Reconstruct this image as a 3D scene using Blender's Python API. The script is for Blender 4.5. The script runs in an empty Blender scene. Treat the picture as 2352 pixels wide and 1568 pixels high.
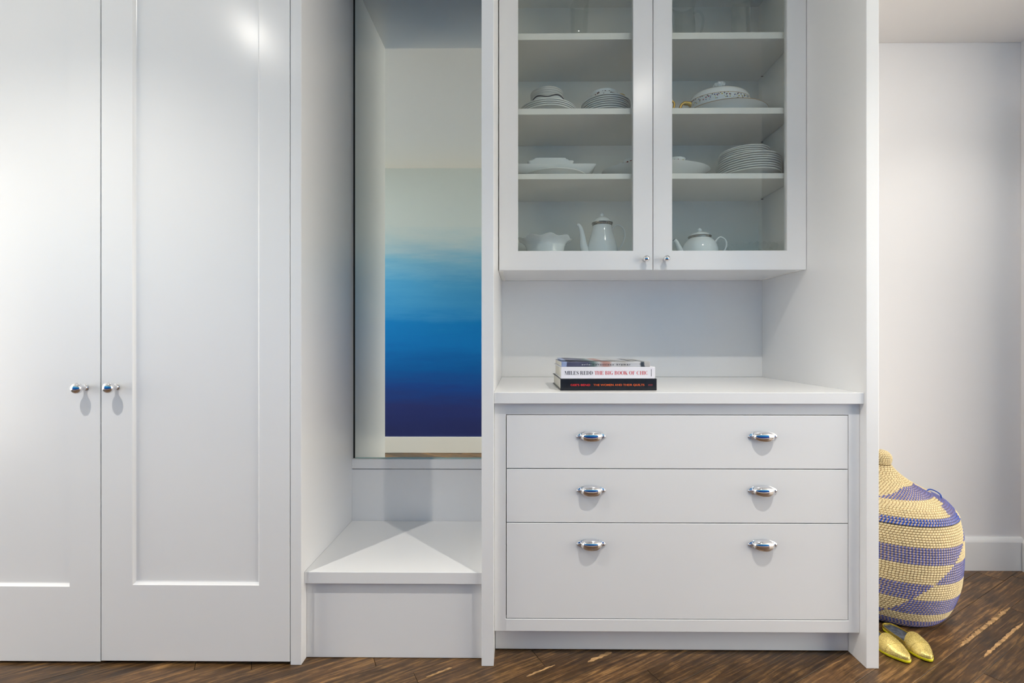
import bpy, bmesh, math, random
from mathutils import Vector, Matrix

# ------------------------------------------------------------------ camera, world, exposure
scene = bpy.context.scene
COL = scene.collection
PI = math.pi
R = math.radians

cam_d = bpy.data.cameras.new('camera')
cam_d.sensor_fit = 'HORIZONTAL'
cam_d.sensor_width = 36.0
cam_d.lens = 36.0 * 1045.0 / 2352.0
cam_d.shift_x = -(1186.25 - 1176.0) / 2352.0
cam_d.shift_y = -(784.0 - 780.0) / 2352.0
cam_d.clip_start = 0.02
cam = bpy.data.objects.new('camera', cam_d)
COL.objects.link(cam)
cam.location = (0.0, -1.5, 1.0767)
cam.rotation_euler = (R(90), 0, R(0.48))
scene.camera = cam

world = bpy.data.worlds.new('daylight')
scene.world = world
world.use_nodes = True
wbg = world.node_tree.nodes['Background']
wbg.inputs['Color'].default_value = (1.0, 0.94, 0.83, 1)
wbg.inputs['Strength'].default_value = 4.9

LAMP_W = 98.0                     # watts of each ceiling downlight
LAMP_COL = (1.0, 0.95, 0.87)

vs = scene.view_settings
vs.view_transform = 'Standard'
vs.look = 'None'
vs.gamma = 1.0
vs.use_curve_mapping = False
vs.exposure = 0.11
try:
    scene.cycles.max_bounces = 8
    scene.cycles.diffuse_bounces = 5
    scene.cycles.glossy_bounces = 4
    scene.cycles.transparent_max_bounces = 16
    scene.cycles.adaptive_threshold = 0.03
    scene.cycles.sample_clamp_indirect = 8.0
    scene.cycles.use_light_tree = False
    scene.cycles.caustics_reflective = False
    scene.cycles.caustics_refractive = False
except Exception:
    pass

rnd = random.Random(7)

# ------------------------------------------------------------------ materials
MATS = {}


def mat(name, col, rough=0.5, metal=0.0, spec=0.5, coat=0.0, noise=None, bump=None):
    """plain principled material; noise = (scale, amount) mottles the colour, bump = (scale, strength)"""
    m = bpy.data.materials.new(name)
    m.use_nodes = True
    nt = m.node_tree
    b = nt.nodes['Principled BSDF']
    b.inputs['Base Color'].default_value = (*col, 1)
    b.inputs['Roughness'].default_value = rough
    b.inputs['Metallic'].default_value = metal
    b.inputs['Specular IOR Level'].default_value = spec
    if coat:
        b.inputs['Coat Weight'].default_value = coat
        b.inputs['Coat Roughness'].default_value = 0.08
    tc = nt.nodes.new('ShaderNodeTexCoord')
    if noise:
        n = nt.nodes.new('ShaderNodeTexNoise')
        n.inputs['Scale'].default_value = noise[0]
        n.inputs['Detail'].default_value = 1
        nt.links.new(tc.outputs['Object'], n.inputs['Vector'])
        r = nt.nodes.new('ShaderNodeValToRGB')
        a = noise[1]
        r.color_ramp.elements[0].position = 0.3
        r.color_ramp.elements[1].position = 0.7
        r.color_ramp.elements[0].color = (*[c * (1 - a) for c in col], 1)
        r.color_ramp.elements[1].color = (*[min(1, c * (1 + a)) for c in col], 1)
        nt.links.new(n.outputs['Fac'], r.inputs['Fac'])
        nt.links.new(r.outputs['Color'], b.inputs['Base Color'])
    if bump:
        n = nt.nodes.new('ShaderNodeTexNoise')
        n.inputs['Scale'].default_value = bump[0]
        n.inputs['Detail'].default_value = 3
        nt.links.new(tc.outputs['Object'], n.inputs['Vector'])
        bp = nt.nodes.new('ShaderNodeBump')
        bp.inputs['Strength'].default_value = bump[1]
        bp.inputs['Distance'].default_value = 0.002
        nt.links.new(n.outputs['Fac'], bp.inputs['Height'])
        nt.links.new(bp.outputs['Normal'], b.inputs['Normal'])
    MATS[name] = m
    return m


WHITE = mat('white_lacquer', (0.83, 0.83, 0.83), 0.24, noise=(1.3, 0.012))
INNER = mat('white_melamine', (0.83, 0.815, 0.775), 0.4, noise=(2.0, 0.01))
WALL = mat('wall_paint', (0.84, 0.825, 0.83), 0.75, noise=(0.8, 0.012))
CEIL = mat('ceiling_paint', (0.88, 0.855, 0.83), 0.8, noise=(0.7, 0.015))
CHROME = mat('polished_chrome', (0.80, 0.80, 0.82), 0.06, metal=1.0, noise=(6, 0.01))
DARK = mat('dark_gap', (0.012, 0.014, 0.013), 0.7, noise=(4, 0.1))
CARCASS = mat('unlit_plywood', (0.18, 0.17, 0.16), 0.8, noise=(6, 0.1))
PORC = mat('white_porcelain', (0.86, 0.885, 0.89), 0.10, noise=(5, 0.01), coat=0.2)
PORCG = mat('grey_white_china', (0.62, 0.63, 0.61), 0.16, noise=(5, 0.015))
STONEW = mat('glazed_stoneware', (0.86, 0.875, 0.86), 0.14, noise=(5, 0.012))
GOLD = mat('gilt', (0.62, 0.40, 0.08), 0.28, metal=0.75, noise=(30, 0.15))
GILT = mat('gilt_line', (0.40, 0.27, 0.14), 0.3, metal=0.4, noise=(30, 0.1))
SILVER = mat('silver_band', (0.36, 0.33, 0.30), 0.2, metal=0.9, noise=(40, 0.1))
GREYP = mat('grey_panel_paint', (0.36, 0.36, 0.35), 0.6, noise=(3, 0.03))
PAGES = mat('page_block', (0.72, 0.70, 0.62), 0.8, noise=(200, 0.06))
BLACKC = mat('black_book_cloth', (0.012, 0.012, 0.013), 0.32, noise=(60, 0.2))
WHITEC = mat('white_book_paper', (0.84, 0.82, 0.87), 0.4, noise=(20, 0.01))
INKB = mat('black_ink', (0.02, 0.02, 0.03), 0.5, noise=(80, 0.2))
INKR = mat('red_ink', (0.62, 0.04, 0.04), 0.5, noise=(80, 0.1))
INKO = mat('orange_ink', (0.80, 0.13, 0.02), 0.5, noise=(80, 0.1))
INKS = mat('scarlet_ink', (0.80, 0.03, 0.03), 0.5, noise=(80, 0.1))
INKD = mat('faint_red_ink', (0.16, 0.015, 0.02), 0.5, noise=(80, 0.1))
INKW = mat('pale_ink', (0.75, 0.75, 0.76), 0.5, noise=(80, 0.05))
STRAW = mat('straw_core', (0.36, 0.24, 0.11), 0.75, noise=(60, 0.25))
CREAMT = mat('pale_grass_thread', (0.74, 0.61, 0.35), 0.6, noise=(90, 0.12))
BLUET = mat('blue_plastic_thread', (0.085, 0.105, 0.36), 0.4, noise=(90, 0.22))
BRIGHTB = mat('bright_blue_thread', (0.012, 0.075, 0.44), 0.32, noise=(90, 0.15))
MAUVE = mat('dull_straw_core', (0.46, 0.34, 0.25), 0.7, noise=(60, 0.2))
YELLOW = mat('yellow_sole_rubber', (0.72, 0.66, 0.01), 0.45, noise=(30, 0.06))
INSOLE = mat('slate_insole', (0.075, 0.085, 0.115), 0.8, noise=(70, 0.5))
RIM = mat('gold_piping', (0.52, 0.38, 0.05), 0.3, metal=0.6, noise=(60, 0.1))
LAMPMETAL = mat('lamp_trim_white', (0.8, 0.8, 0.8), 0.4, noise=(5, 0.01))


def glitter():
    m = bpy.data.materials.new('gold_glitter')
    m.use_nodes = True
    nt = m.node_tree
    b = nt.nodes['Principled BSDF']
    tc = nt.nodes.new('ShaderNodeTexCoord')
    v = nt.nodes.new('ShaderNodeTexVoronoi')
    v.inputs['Scale'].default_value = 800
    nt.links.new(tc.outputs['Object'], v.inputs['Vector'])
    r = nt.nodes.new('ShaderNodeValToRGB')
    r.color_ramp.elements[0].color = (0.46, 0.33, 0.07, 1)
    r.color_ramp.elements[1].color = (0.86, 0.70, 0.26, 1)
    nt.links.new(v.outputs['Color'], r.inputs['Fac'])
    nt.links.new(r.outputs['Color'], b.inputs['Base Color'])
    mr = nt.nodes.new('ShaderNodeMapRange')
    mr.inputs['To Min'].default_value = 0.10
    mr.inputs['To Max'].default_value = 0.34
    nt.links.new(v.outputs['Color'], mr.inputs['Value'])
    nt.links.new(mr.outputs['Result'], b.inputs['Roughness'])
    b.inputs['Metallic'].default_value = 0.45
    bp = nt.nodes.new('ShaderNodeBump')
    bp.inputs['Strength'].default_value = 0.22
    bp.inputs['Distance'].default_value = 0.001
    nt.links.new(v.outputs['Distance'], bp.inputs['Height'])
    nt.links.new(bp.outputs['Normal'], b.inputs['Normal'])
    return m


GLITTER = glitter()


def thin_glass(name, tint, refl=1.0, ior=1.45):
    m = bpy.data.materials.new(name)
    m.use_nodes = True
    nt = m.node_tree
    nt.nodes.clear()
    o = nt.nodes.new('ShaderNodeOutputMaterial')
    t = nt.nodes.new('ShaderNodeBsdfTransparent')
    t.inputs['Color'].default_value = (*tint, 1)
    g = nt.nodes.new('ShaderNodeBsdfGlossy')
    g.inputs['Roughness'].default_value = 0.02
    g.inputs['Color'].default_value = (refl, refl, refl, 1)
    f = nt.nodes.new('ShaderNodeFresnel')
    geo = nt.nodes.new('ShaderNodeNewGeometry')       # leaving the glass sees the same reflectance as entering it
    mi_ = nt.nodes.new('ShaderNodeMapRange')
    mi_.inputs['To Min'].default_value = ior
    mi_.inputs['To Max'].default_value = 1.0 / ior
    nt.links.new(geo.outputs['Backfacing'], mi_.inputs['Value'])
    nt.links.new(mi_.outputs['Result'], f.inputs['IOR'])
    n = nt.nodes.new('ShaderNodeTexNoise')
    n.inputs['Scale'].default_value = 2.0
    bp = nt.nodes.new('ShaderNodeBump')
    bp.inputs['Strength'].default_value = 0.01
    nt.links.new(n.outputs['Fac'], bp.inputs['Height'])
    nt.links.new(bp.outputs['Normal'], g.inputs['Normal'])
    mx = nt.nodes.new('ShaderNodeMixShader')
    nt.links.new(f.outputs['Fac'], mx.inputs['Fac'])
    nt.links.new(t.outputs['BSDF'], mx.inputs[1])
    nt.links.new(g.outputs['BSDF'], mx.inputs[2])
    nt.links.new(mx.outputs['Shader'], o.inputs['Surface'])
    return m


GLASS = thin_glass('window_glass', (0.97, 0.985, 0.975))
CRYSTAL = thin_glass('clear_glassware', (0.95, 0.96, 0.955), 1.0, 1.42)


def mirror_mat():
    m = bpy.data.materials.new('silvered_mirror')
    m.use_nodes = True
    nt = m.node_tree
    b = nt.nodes['Principled BSDF']
    b.inputs['Metallic'].default_value = 1.0
    b.inputs['Roughness'].default_value = 0.0
    n = nt.nodes.new('ShaderNodeTexNoise')
    n.inputs['Scale'].default_value = 0.6
    r = nt.nodes.new('ShaderNodeValToRGB')
    r.color_ramp.elements[0].color = (0.83, 0.885, 0.84, 1)
    r.color_ramp.elements[1].color = (0.845, 0.895, 0.855, 1)
    nt.links.new(n.outputs['Fac'], r.inputs['Fac'])
    nt.links.new(r.outputs['Color'], b.inputs['Base Color'])
    return m


MIRROR = mirror_mat()
MEDGE = mat('green_glass_edge', (0.30, 0.52, 0.45), 0.2, noise=(8, 0.05))


def ombre_mat():
    """a hand-painted wall that fades from cream down to navy"""
    m = bpy.data.materials.new('ombre_mural_paint')
    m.use_nodes = True
    nt = m.node_tree
    b = nt.nodes['Principled BSDF']
    b.inputs['Roughness'].default_value = 0.7
    b.inputs['Specular IOR Level'].default_value = 0.2
    geo = nt.nodes.new('ShaderNodeTexCoord')
    sep = nt.nodes.new('ShaderNodeSeparateXYZ')
    nt.links.new(geo.outputs['Object'], sep.inputs['Vector'])
    mp = nt.nodes.new('ShaderNodeMapping')
    mp.inputs['Scale'].default_value = (0.9, 0.9, 7.0)
    nt.links.new(geo.outputs['Object'], mp.inputs['Vector'])
    n = nt.nodes.new('ShaderNodeTexNoise')
    n.inputs['Scale'].default_value = 1.6
    n.inputs['Detail'].default_value = 7
    n.inputs['Roughness'].default_value = 0.6
    nt.links.new(mp.outputs['Vector'], n.inputs['Vector'])
    ms = nt.nodes.new('ShaderNodeMath')
    ms.operation = 'MULTIPLY_ADD'
    ms.inputs[1].default_value = 0.30
    nt.links.new(n.outputs['Fac'], ms.inputs[0])
    nt.links.new(sep.outputs['Z'], ms.inputs[2])
    d = nt.nodes.new('ShaderNodeMath')
    d.operation = 'MULTIPLY_ADD'
    d.inputs[1].default_value = 1 / 2.715
    d.inputs[2].default_value = -0.15 / 2.715
    nt.links.new(ms.outputs[0], d.inputs[0])
    r = nt.nodes.new('ShaderNodeValToRGB')
    e = r.color_ramp.elements

    def lin(c):
        return tuple(((x / 255) / 12.92 if x / 255 < 0.04 else ((x / 255 + 0.055) / 1.055) ** 2.4) for x in c) + (1,)
    stops = [(0.10, (40, 47, 100)), (0.42, (41, 54, 118)), (0.62, (24, 68, 146)), (0.80, (0, 90, 166)),
             (1.05, (0, 112, 188)), (1.22, (4, 118, 190)), (1.34, (48, 136, 198)), (1.62, (74, 154, 206)),
             (1.84, (126, 182, 214)), (2.02, (184, 206, 216)), (2.16, (202, 213, 216)), (2.70, (206, 214, 215))]
    e[0].position = stops[0][0] / 2.715
    e[0].color = lin(stops[0][1])
    e[1].position = stops[-1][0] / 2.715
    e[1].color = lin(stops[-1][1])
    for z, c in stops[1:-1]:
        q = e.new(z / 2.715)
        q.color = lin(c)
    nt.links.new(d.outputs[0], r.inputs['Fac'])
    nt.links.new(r.outputs['Color'], b.inputs['Base Color'])
    return m


OMBRE = ombre_mat()


def wood_mat(name, per_object=True):
    m = bpy.data.materials.new(name)
    m.use_nodes = True
    nt = m.node_tree
    b = nt.nodes['Principled BSDF']
    tc = nt.nodes.new('ShaderNodeTexCoord')
    oi = nt.nodes.new('ShaderNodeObjectInfo')
    mp = nt.nodes.new('ShaderNodeMapping')
    mp.inputs['Rotation'].default_value = (0, 0, R(-28.9))
    mp.inputs['Scale'].default_value = (3.0, 48.0, 1.0)
    geo = nt.nodes.new('ShaderNodeNewGeometry')
    add = nt.nodes.new('ShaderNodeVectorMath')
    add.operation = 'ADD'
    comb = nt.nodes.new('ShaderNodeCombineXYZ')
    mul = nt.nodes.new('ShaderNodeMath')
    mul.operation = 'MULTIPLY'
    mul.inputs[1].default_value = 37.0
    nt.links.new(oi.outputs['Random'], mul.inputs[0])
    nt.links.new(mul.outputs[0], comb.inputs['Z'])
    # rotate first, then stretch along the board
    vr = nt.nodes.new('ShaderNodeVectorRotate')
    vr.rotation_type = 'Z_AXIS'
    vr.inputs['Angle'].default_value = R(-28.9)
    nt.links.new(geo.outputs['Position'], vr.inputs['Vector'])
    mp.inputs['Rotation'].default_value = (0, 0, 0)
    nt.links.new(vr.outputs['Vector'], mp.inputs['Vector'])
    nt.links.new(mp.outputs['Vector'], add.inputs[0])
    nt.links.new(comb.outputs['Vector'], add.inputs[1])
    grain = nt.nodes.new('ShaderNodeTexNoise')
    grain.inputs['Scale'].default_value = 2.2
    grain.inputs['Detail'].default_value = 8
    grain.inputs['Roughness'].default_value = 0.62
    grain.inputs['Distortion'].default_value = 0.6
    nt.links.new(add.outputs['Vector'], grain.inputs['Vector'])
    ramp = nt.nodes.new('ShaderNodeValToRGB')
    e = ramp.color_ramp.elements
    e[0].position = 0.26
    e[0].color = (0.022, 0.012, 0.007, 1)
    e[1].position = 0.80
    e[1].color = (0.34, 0.20, 0.078, 1)
    q = e.new(0.52)
    q.color = (0.090, 0.050, 0.022, 1)
    # worn, lighter islands
    wear = nt.nodes.new('ShaderNodeTexNoise')
    wear.inputs['Scale'].default_value = 11.0
    wear.inputs['Detail'].default_value = 10
    wear.inputs['Roughness'].default_value = 0.68
    nt.links.new(geo.outputs['Position'], wear.inputs['Vector'])
    nt.links.new(grain.outputs['Fac'], ramp.inputs['Fac'])
    hs = nt.nodes.new('ShaderNodeHueSaturation')
    mr = nt.nodes.new('ShaderNodeMapRange')
    mr.inputs['To Min'].default_value = 0.65
    mr.inputs['To Max'].default_value = 1.55
    nt.links.new(oi.outputs['Random'], mr.inputs['Value'])
    nt.links.new(mr.outputs['Result'], hs.inputs['Value'])
    nt.links.new(ramp.outputs['Color'], hs.inputs['Color'])
    mixn = nt.nodes.new('ShaderNodeMixRGB')
    mixn.blend_type = 'MULTIPLY'
    mixn.inputs['Fac'].default_value = 0.75
    wr = nt.nodes.new('ShaderNodeValToRGB')
    wr.color_ramp.elements[0].position = 0.35
    wr.color_ramp.elements[0].color = (0.55, 0.52, 0.5, 1)
    wr.color_ramp.elements[1].position = 0.66
    wr.color_ramp.elements[1].color = (1.7, 1.55, 1.35, 1)
    nt.links.new(wear.outputs['Fac'], wr.inputs['Fac'])
    nt.links.new(hs.outputs['Color'], mixn.inputs['Color1'])
    nt.links.new(wr.outputs['Color'], mixn.inputs['Color2'])
    nt.links.new(mixn.outputs['Color'], b.inputs['Base Color'])
    rr = nt.nodes.new('ShaderNodeMapRange')
    rr.inputs['To Min'].default_value = 0.28
    rr.inputs['To Max'].default_value = 0.52
    nt.links.new(wear.outputs['Fac'], rr.inputs['Value'])
    nt.links.new(rr.outputs['Result'], b.inputs['Roughness'])
    bp = nt.nodes.new('ShaderNodeBump')
    bp.inputs['Strength'].default_value = 0.25
    bp.inputs['Distance'].default_value = 0.002
    nt.links.new(grain.outputs['Fac'], bp.inputs['Height'])
    nt.links.new(bp.outputs['Normal'], b.inputs['Normal'])
    return m


WOOD = wood_mat('dark_stained_oak')
SUBFLOOR = mat('joint_dirt', (0.012, 0.008, 0.006), 0.8, noise=(9, 0.2))
FILLER = mat('raw_wood_filler', (0.40, 0.24, 0.105), 0.6, noise=(40, 0.45))


def print_mat(name, base, scale, cols, thr):
    """sprig decoration fired onto china: coloured voronoi blots on a white ground"""
    m = bpy.data.materials.new(name)
    m.use_nodes = True
    nt = m.node_tree
    b = nt.nodes['Principled BSDF']
    b.inputs['Roughness'].default_value = 0.12
    tc = nt.nodes.new('ShaderNodeTexCoord')
    v = nt.nodes.new('ShaderNodeTexVoronoi')
    v.inputs['Scale'].default_value = scale
    nt.links.new(tc.outputs['Object'], v.inputs['Vector'])
    lt = nt.nodes.new('ShaderNodeMath')
    lt.operation = 'LESS_THAN'
    lt.inputs[1].default_value = thr
    nt.links.new(v.outputs['Distance'], lt.inputs[0])
    r = nt.nodes.new('ShaderNodeValToRGB')
    r.color_ramp.interpolation = 'CONSTANT'
    e = r.color_ramp.elements
    e[0].position = 0
    e[0].color = (*cols[0], 1)
    e[1].position = 1 / len(cols)
    e[1].color = (*cols[1], 1)
    for i, c in enumerate(cols[2:], 2):
        q = e.new(i / len(cols))
        q.color = (*c, 1)
    sp = nt.nodes.new('ShaderNodeSeparateColor')
    nt.links.new(v.outputs['Color'], sp.inputs['Color'])
    nt.links.new(sp.outputs['Red'], r.inputs['Fac'])
    mx = nt.nodes.new('ShaderNodeMixRGB')
    mx.inputs['Color1'].default_value = (*base, 1)
    nt.links.new(lt.outputs[0], mx.inputs['Fac'])
    nt.links.new(r.outputs['Color'], mx.inputs['Color2'])
    nt.links.new(mx.outputs['Color'], b.inputs['Base Color'])
    return m


SPRIG = print_mat('floral_border_print', (0.78, 0.80, 0.80), 125, [(0.05, 0.07, 0.22), (0.30, 0.08, 0.10), (0.45, 0.36, 0.05), (0.10, 0.10, 0.14)], 0.40)
VIOLET = print_mat('violet_sprig_print', (0.80, 0.80, 0.80), 110, [(0.20, 0.08, 0.26), (0.42, 0.38, 0.08), (0.12, 0.14, 0.20), (0.30, 0.10, 0.24)], 0.46)
REDFL = print_mat('red_sprig_print', (0.78, 0.74, 0.70), 70, [(0.22, 0.03, 0.03), (0.30, 0.10, 0.07)], 0.34)
VINE = print_mat('dark_vine_print', (0.80, 0.80, 0.78), 85, [(0.07, 0.05, 0.05), (0.13, 0.07, 0.07)], 0.34)


def spine_print():
    m = bpy.data.materials.new('photo_spine_print')
    m.use_nodes = True
    nt = m.node_tree
    b = nt.nodes['Principled BSDF']
    b.inputs['Roughness'].default_value = 0.35
    tc = nt.nodes.new('ShaderNodeTexCoord')
    sp = nt.nodes.new('ShaderNodeSeparateXYZ')
    nt.links.new(tc.outputs['Generated'], sp.inputs['Vector'])
    n = nt.nodes.new('ShaderNodeTexNoise')
    n.inputs['Scale'].default_value = 45
    n.inputs['Detail'].default_value = 5
    nt.links.new(tc.outputs['Object'], n.inputs['Vector'])
    ma = nt.nodes.new('ShaderNodeMath')
    ma.operation = 'MULTIPLY_ADD'
    ma.inputs[1].default_value = 0.06
    nt.links.new(n.outputs['Fac'], ma.inputs[0])
    nt.links.new(sp.outputs['X'], ma.inputs[2])
    r = nt.nodes.new('ShaderNodeValToRGB')
    e = r.color_ramp.elements
    stops = [(0.0, (0.30, 0.36, 0.55)), (0.085, (0.30, 0.37, 0.58)), (0.095, (0.07, 0.07, 0.12)), (0.22, (0.10, 0.10, 0.16)), (0.33, (0.06, 0.06, 0.11)),
             (0.39, (0.10, 0.16, 0.15)), (0.45, (0.5, 0.52, 0.54)), (0.50, (0.45, 0.25, 0.22)), (0.56, (0.46, 0.28, 0.24)), (0.60, (0.58, 0.59, 0.61)),
             (0.74, (0.45, 0.44, 0.42)), (0.80, (0.55, 0.56, 0.58)), (0.915, (0.58, 0.58, 0.6)), (0.93, (0.05, 0.06, 0.07)), (0.965, (0.05, 0.06, 0.07)), (0.975, (0.50, 0.48, 0.46))]
    e[0].position, e[0].color = stops[0][0], (*stops[0][1], 1)
    e[1].position, e[1].color = stops[-1][0], (*stops[-1][1], 1)
    for p, c in stops[1:-1]:
        q = e.new(p)
        q.color = (*c, 1)
    nt.links.new(ma.outputs[0], r.inputs['Fac'])
    nt.links.new(r.outputs['Color'], b.inputs['Base Color'])
    return m


SPINEP = spine_print()


def emit_mat(power):
    m = bpy.data.materials.new('lit_lamp_lens')
    m.use_nodes = True
    nt = m.node_tree
    b = nt.nodes['Principled BSDF']
    b.inputs['Emission Color'].default_value = (*LAMP_COL, 1)
    b.inputs['Emission Strength'].default_value = power
    n = nt.nodes.new('ShaderNodeTexNoise')
    nt.links.new(n.outputs['Color'], b.inputs['Base Color'])
    return m


LENS = emit_mat(190.0)
LENS_LOW = emit_mat(30.0)  # weaker lens of the added basket-corner lamp


# ------------------------------------------------------------------ mesh helpers
class MB:
    def __init__(self):
        self.v, self.f, self.m = [], [], []

    def box(self, x0, x1, y0, y1, z0, z1, mi=0):
        n = len(self.v)
        self.v += [(x0, y0, z0), (x1, y0, z0), (x1, y1, z0), (x0, y1, z0), (x0, y0, z1), (x1, y0, z1), (x1, y1, z1), (x0, y1, z1)]
        for q in ((3, 2, 1, 0), (4, 5, 6, 7), (0, 1, 5, 4), (1, 2, 6, 5), (2, 3, 7, 6), (3, 0, 4, 7)):
            self.f.append(tuple(n + i for i in q))
            self.m.append(mi)
        return self

    def grid(self, rows, mi=0, close_u=False, flip=False):
        """rows: list of equal-length point rows"""
        n = len(self.v)
        w = len(rows[0])
        for r_ in rows:
            self.v += [tuple(p) for p in r_]
        for i in range(len(rows) - 1):
            for j in range(w if close_u else w - 1):
                k = (j + 1) % w
                q = (n + i * w + j, n + i * w + k, n + (i + 1) * w + k, n + (i + 1) * w + j)
                self.f.append(q[::-1] if flip else q)
                self.m.append(mi(i, j) if callable(mi) else mi)
        return self

    def lathe(self, prof, seg=40, c=(0, 0, 0), mi=0, sx=1.0, sy=1.0, fn=None):
        rows = []
        for i, (r_, z) in enumerate(prof):
            row = []
            for j in range(seg):
                a = 2 * PI * j / seg
                rr, zz = (r_, z) if fn is None else fn(r_, z, a)
                row.append((c[0] + rr * math.cos(a) * sx, c[1] + rr * math.sin(a) * sy, c[2] + zz))
            rows.append(row)
        return self.grid(rows, mi=(lambda i, j: mi[i]) if isinstance(mi, (list, tuple)) else mi, close_u=True)

    def tube(self, pts, rad, seg=10, mi=0, cap=True, flat=1.0):
        pts = [Vector(p) for p in pts]
        if not isinstance(rad, (list, tuple)):
            rad = [rad] * len(pts)
        t = (pts[1] - pts[0]).normalized()
        up = Vector((0, 0, 1)) if abs(t.z) < 0.9 else Vector((1, 0, 0))
        u = t.cross(up).normalized()
        rows = []
        for i, p in enumerate(pts):
            t2 = (pts[min(i + 1, len(pts) - 1)] - pts[max(i - 1, 0)]).normalized()
            u = (u - t2 * u.dot(t2)).normalized()
            w = t2.cross(u)
            rows.append([p + (u * math.cos(2 * PI * k / seg) * flat + w * math.sin(2 * PI * k / seg)) * rad[i] for k in range(seg)])
        n0 = len(self.v)
        self.grid(rows, mi=mi, close_u=True)
        if cap:
            self.f.append(tuple(n0 + k for k in range(seg))[::-1])
            self.m.append(mi)
            n1 = n0 + (len(rows) - 1) * seg
            self.f.append(tuple(n1 + k for k in range(seg)))
            self.m.append(mi)
        return self

    def mesh(self, name, mats, smooth=None, bevel=0.0, bseg=2):
        me = bpy.data.meshes.new(name)
        me.from_pydata([tuple(p) for p in self.v], [], self.f)
        if not isinstance(mats, (list, tuple)):
            mats = [mats]
        for m_ in mats:
            me.materials.append(m_)
        for p, i in zip(me.polygons, self.m):
            p.material_index = i
        bm = bmesh.new()
        bm.from_mesh(me)
        bmesh.ops.remove_doubles(bm, verts=bm.verts, dist=1e-6)
        bmesh.ops.dissolve_degenerate(bm, edges=bm.edges, dist=1e-7)
        bmesh.ops.recalc_face_normals(bm, faces=bm.faces)
        if bevel > 0:
            es = [e for e in bm.edges if len(e.link_faces) == 2 and e.calc_face_angle(0) > R(40)]
            bmesh.ops.bevel(bm, geom=es, offset=bevel, segments=bseg, profile=0.5, affect='EDGES')
        bm.to_mesh(me)
        bm.free()
        if smooth is not None:
            for p in me.polygons:
                p.use_smooth = True
            me.set_sharp_from_angle(angle=R(smooth))
        return me

    def build(self, name, mats, parent=None, smooth=None, bevel=0.0, bseg=2, loc=(0, 0, 0), rot=(0, 0, 0)):
        return put(name, self.mesh(name, mats, smooth, bevel, bseg), parent, loc, rot)


def put(name, me, parent=None, loc=(0, 0, 0), rot=(0, 0, 0)):
    o = bpy.data.objects.new(name, me)
    COL.objects.link(o)
    o.location = loc
    o.rotation_euler = rot
    if parent is not None:
        o.parent = parent
    return o


def tag(o, label, cat, group=None):
    o['label'] = label
    o['category'] = cat
    if group:
        o['group'] = group
    return o


def struct(o, label=None):
    o['kind'] = 'structure'
    if label:
        o['label'] = label
    return o


def thing(name, label, cat, loc=(0, 0, 0), rz=0.0, group=None):
    o = bpy.data.objects.new(name, None)
    COL.objects.link(o)
    o.empty_display_size = 0.05
    o.location = loc
    o.rotation_euler = (0, 0, rz)
    return tag(o, label, cat, group)


def bx(name, x0, x1, y0, y1, z0, z1, m, parent=None, bevel=0.0012):
    return MB().box(x0, x1, y0, y1, z0, z1).build(name, m, parent, bevel=bevel, bseg=2)


def smooth_path(pts, n=8):
    """catmull-rom through pts"""
    P = [Vector(p) for p in pts]
    P = [P[0] * 2 - P[1]] + P + [P[-1] * 2 - P[-2]]
    out = []
    for i in range(1, len(P) - 2):
        for k in range(n):
            t = k / n
            a, b, c, d = P[i - 1], P[i], P[i + 1], P[i + 2]
            out.append(0.5 * ((2 * b) + (c - a) * t + (2 * a - 5 * b + 4 * c - d) * t * t + (3 * b - a - 3 * c + d) * t ** 3))
    out.append(P[-2])
    return out


ORD = ['lowest', 'second', 'third', 'fourth', 'fifth', 'sixth', 'seventh', 'eighth', 'ninth']

# ------------------------------------------------------------------ the setting
CZ = 2.715           # hall ceiling
TOPZ = 2.655         # top of the built-in run
BACK = 0.65

floor = struct(MB().box(-5, 5, -5, 0.80, -0.10, -0.012).build('floor', SUBFLOOR), 'dark stained diagonal oak plank floor')

ang = R(28.9)
cu, su = math.cos(ang), math.sin(ang)


def uv(x, y):
    return x * cu + y * su, -x * su + y * cu


def xy(u, v):
    return u * cu - v * su, u * su + v * cu


PW = 0.088
_, vref = uv(1.5424, 0.1089)
pm = bpy.data.meshes.new('plank')
g = 0.0005
plank_mb = MB().box(-0.5, 0.5, -PW / 2 + g, PW / 2 - g, -0.013, 0.0)
plank_me = plank_mb.mesh('plank', WOOD, bevel=0.0004, bseg=1)
bpy.data.meshes.remove(pm)
k0, k1 = -44, 36
nplank = 0
for k in range(k0, k1):
    v = vref + PW / 2 + k * PW
    # where this row crosses the built floor patch
    us = [uv(x, y)[0] for x in (-2.3, 2.9) for y in (-2.0, 0.66)]
    u = min(us) - rnd.random() * 1.2
    while u < max(us):
        ln = rnd.uniform(0.7, 1.7)
        cx, cy = xy(u + ln / 2, v)
        a0, b0 = xy(u, v)
        a1, b1 = xy(u + ln, v)
        if max(b0, b1) > -1.88 and min(b0, b1) < 0.66 and max(a0, a1) > -2.1 and min(a0, a1) < 2.5 and nplank < 298:
            o = put('plank', plank_me, floor, (cx, cy, -rnd.uniform(0, 0.0009)), (0, 0, ang))
            o.scale = (ln - 0.0016, 1, 1)
            nplank += 1
        u += ln


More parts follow.
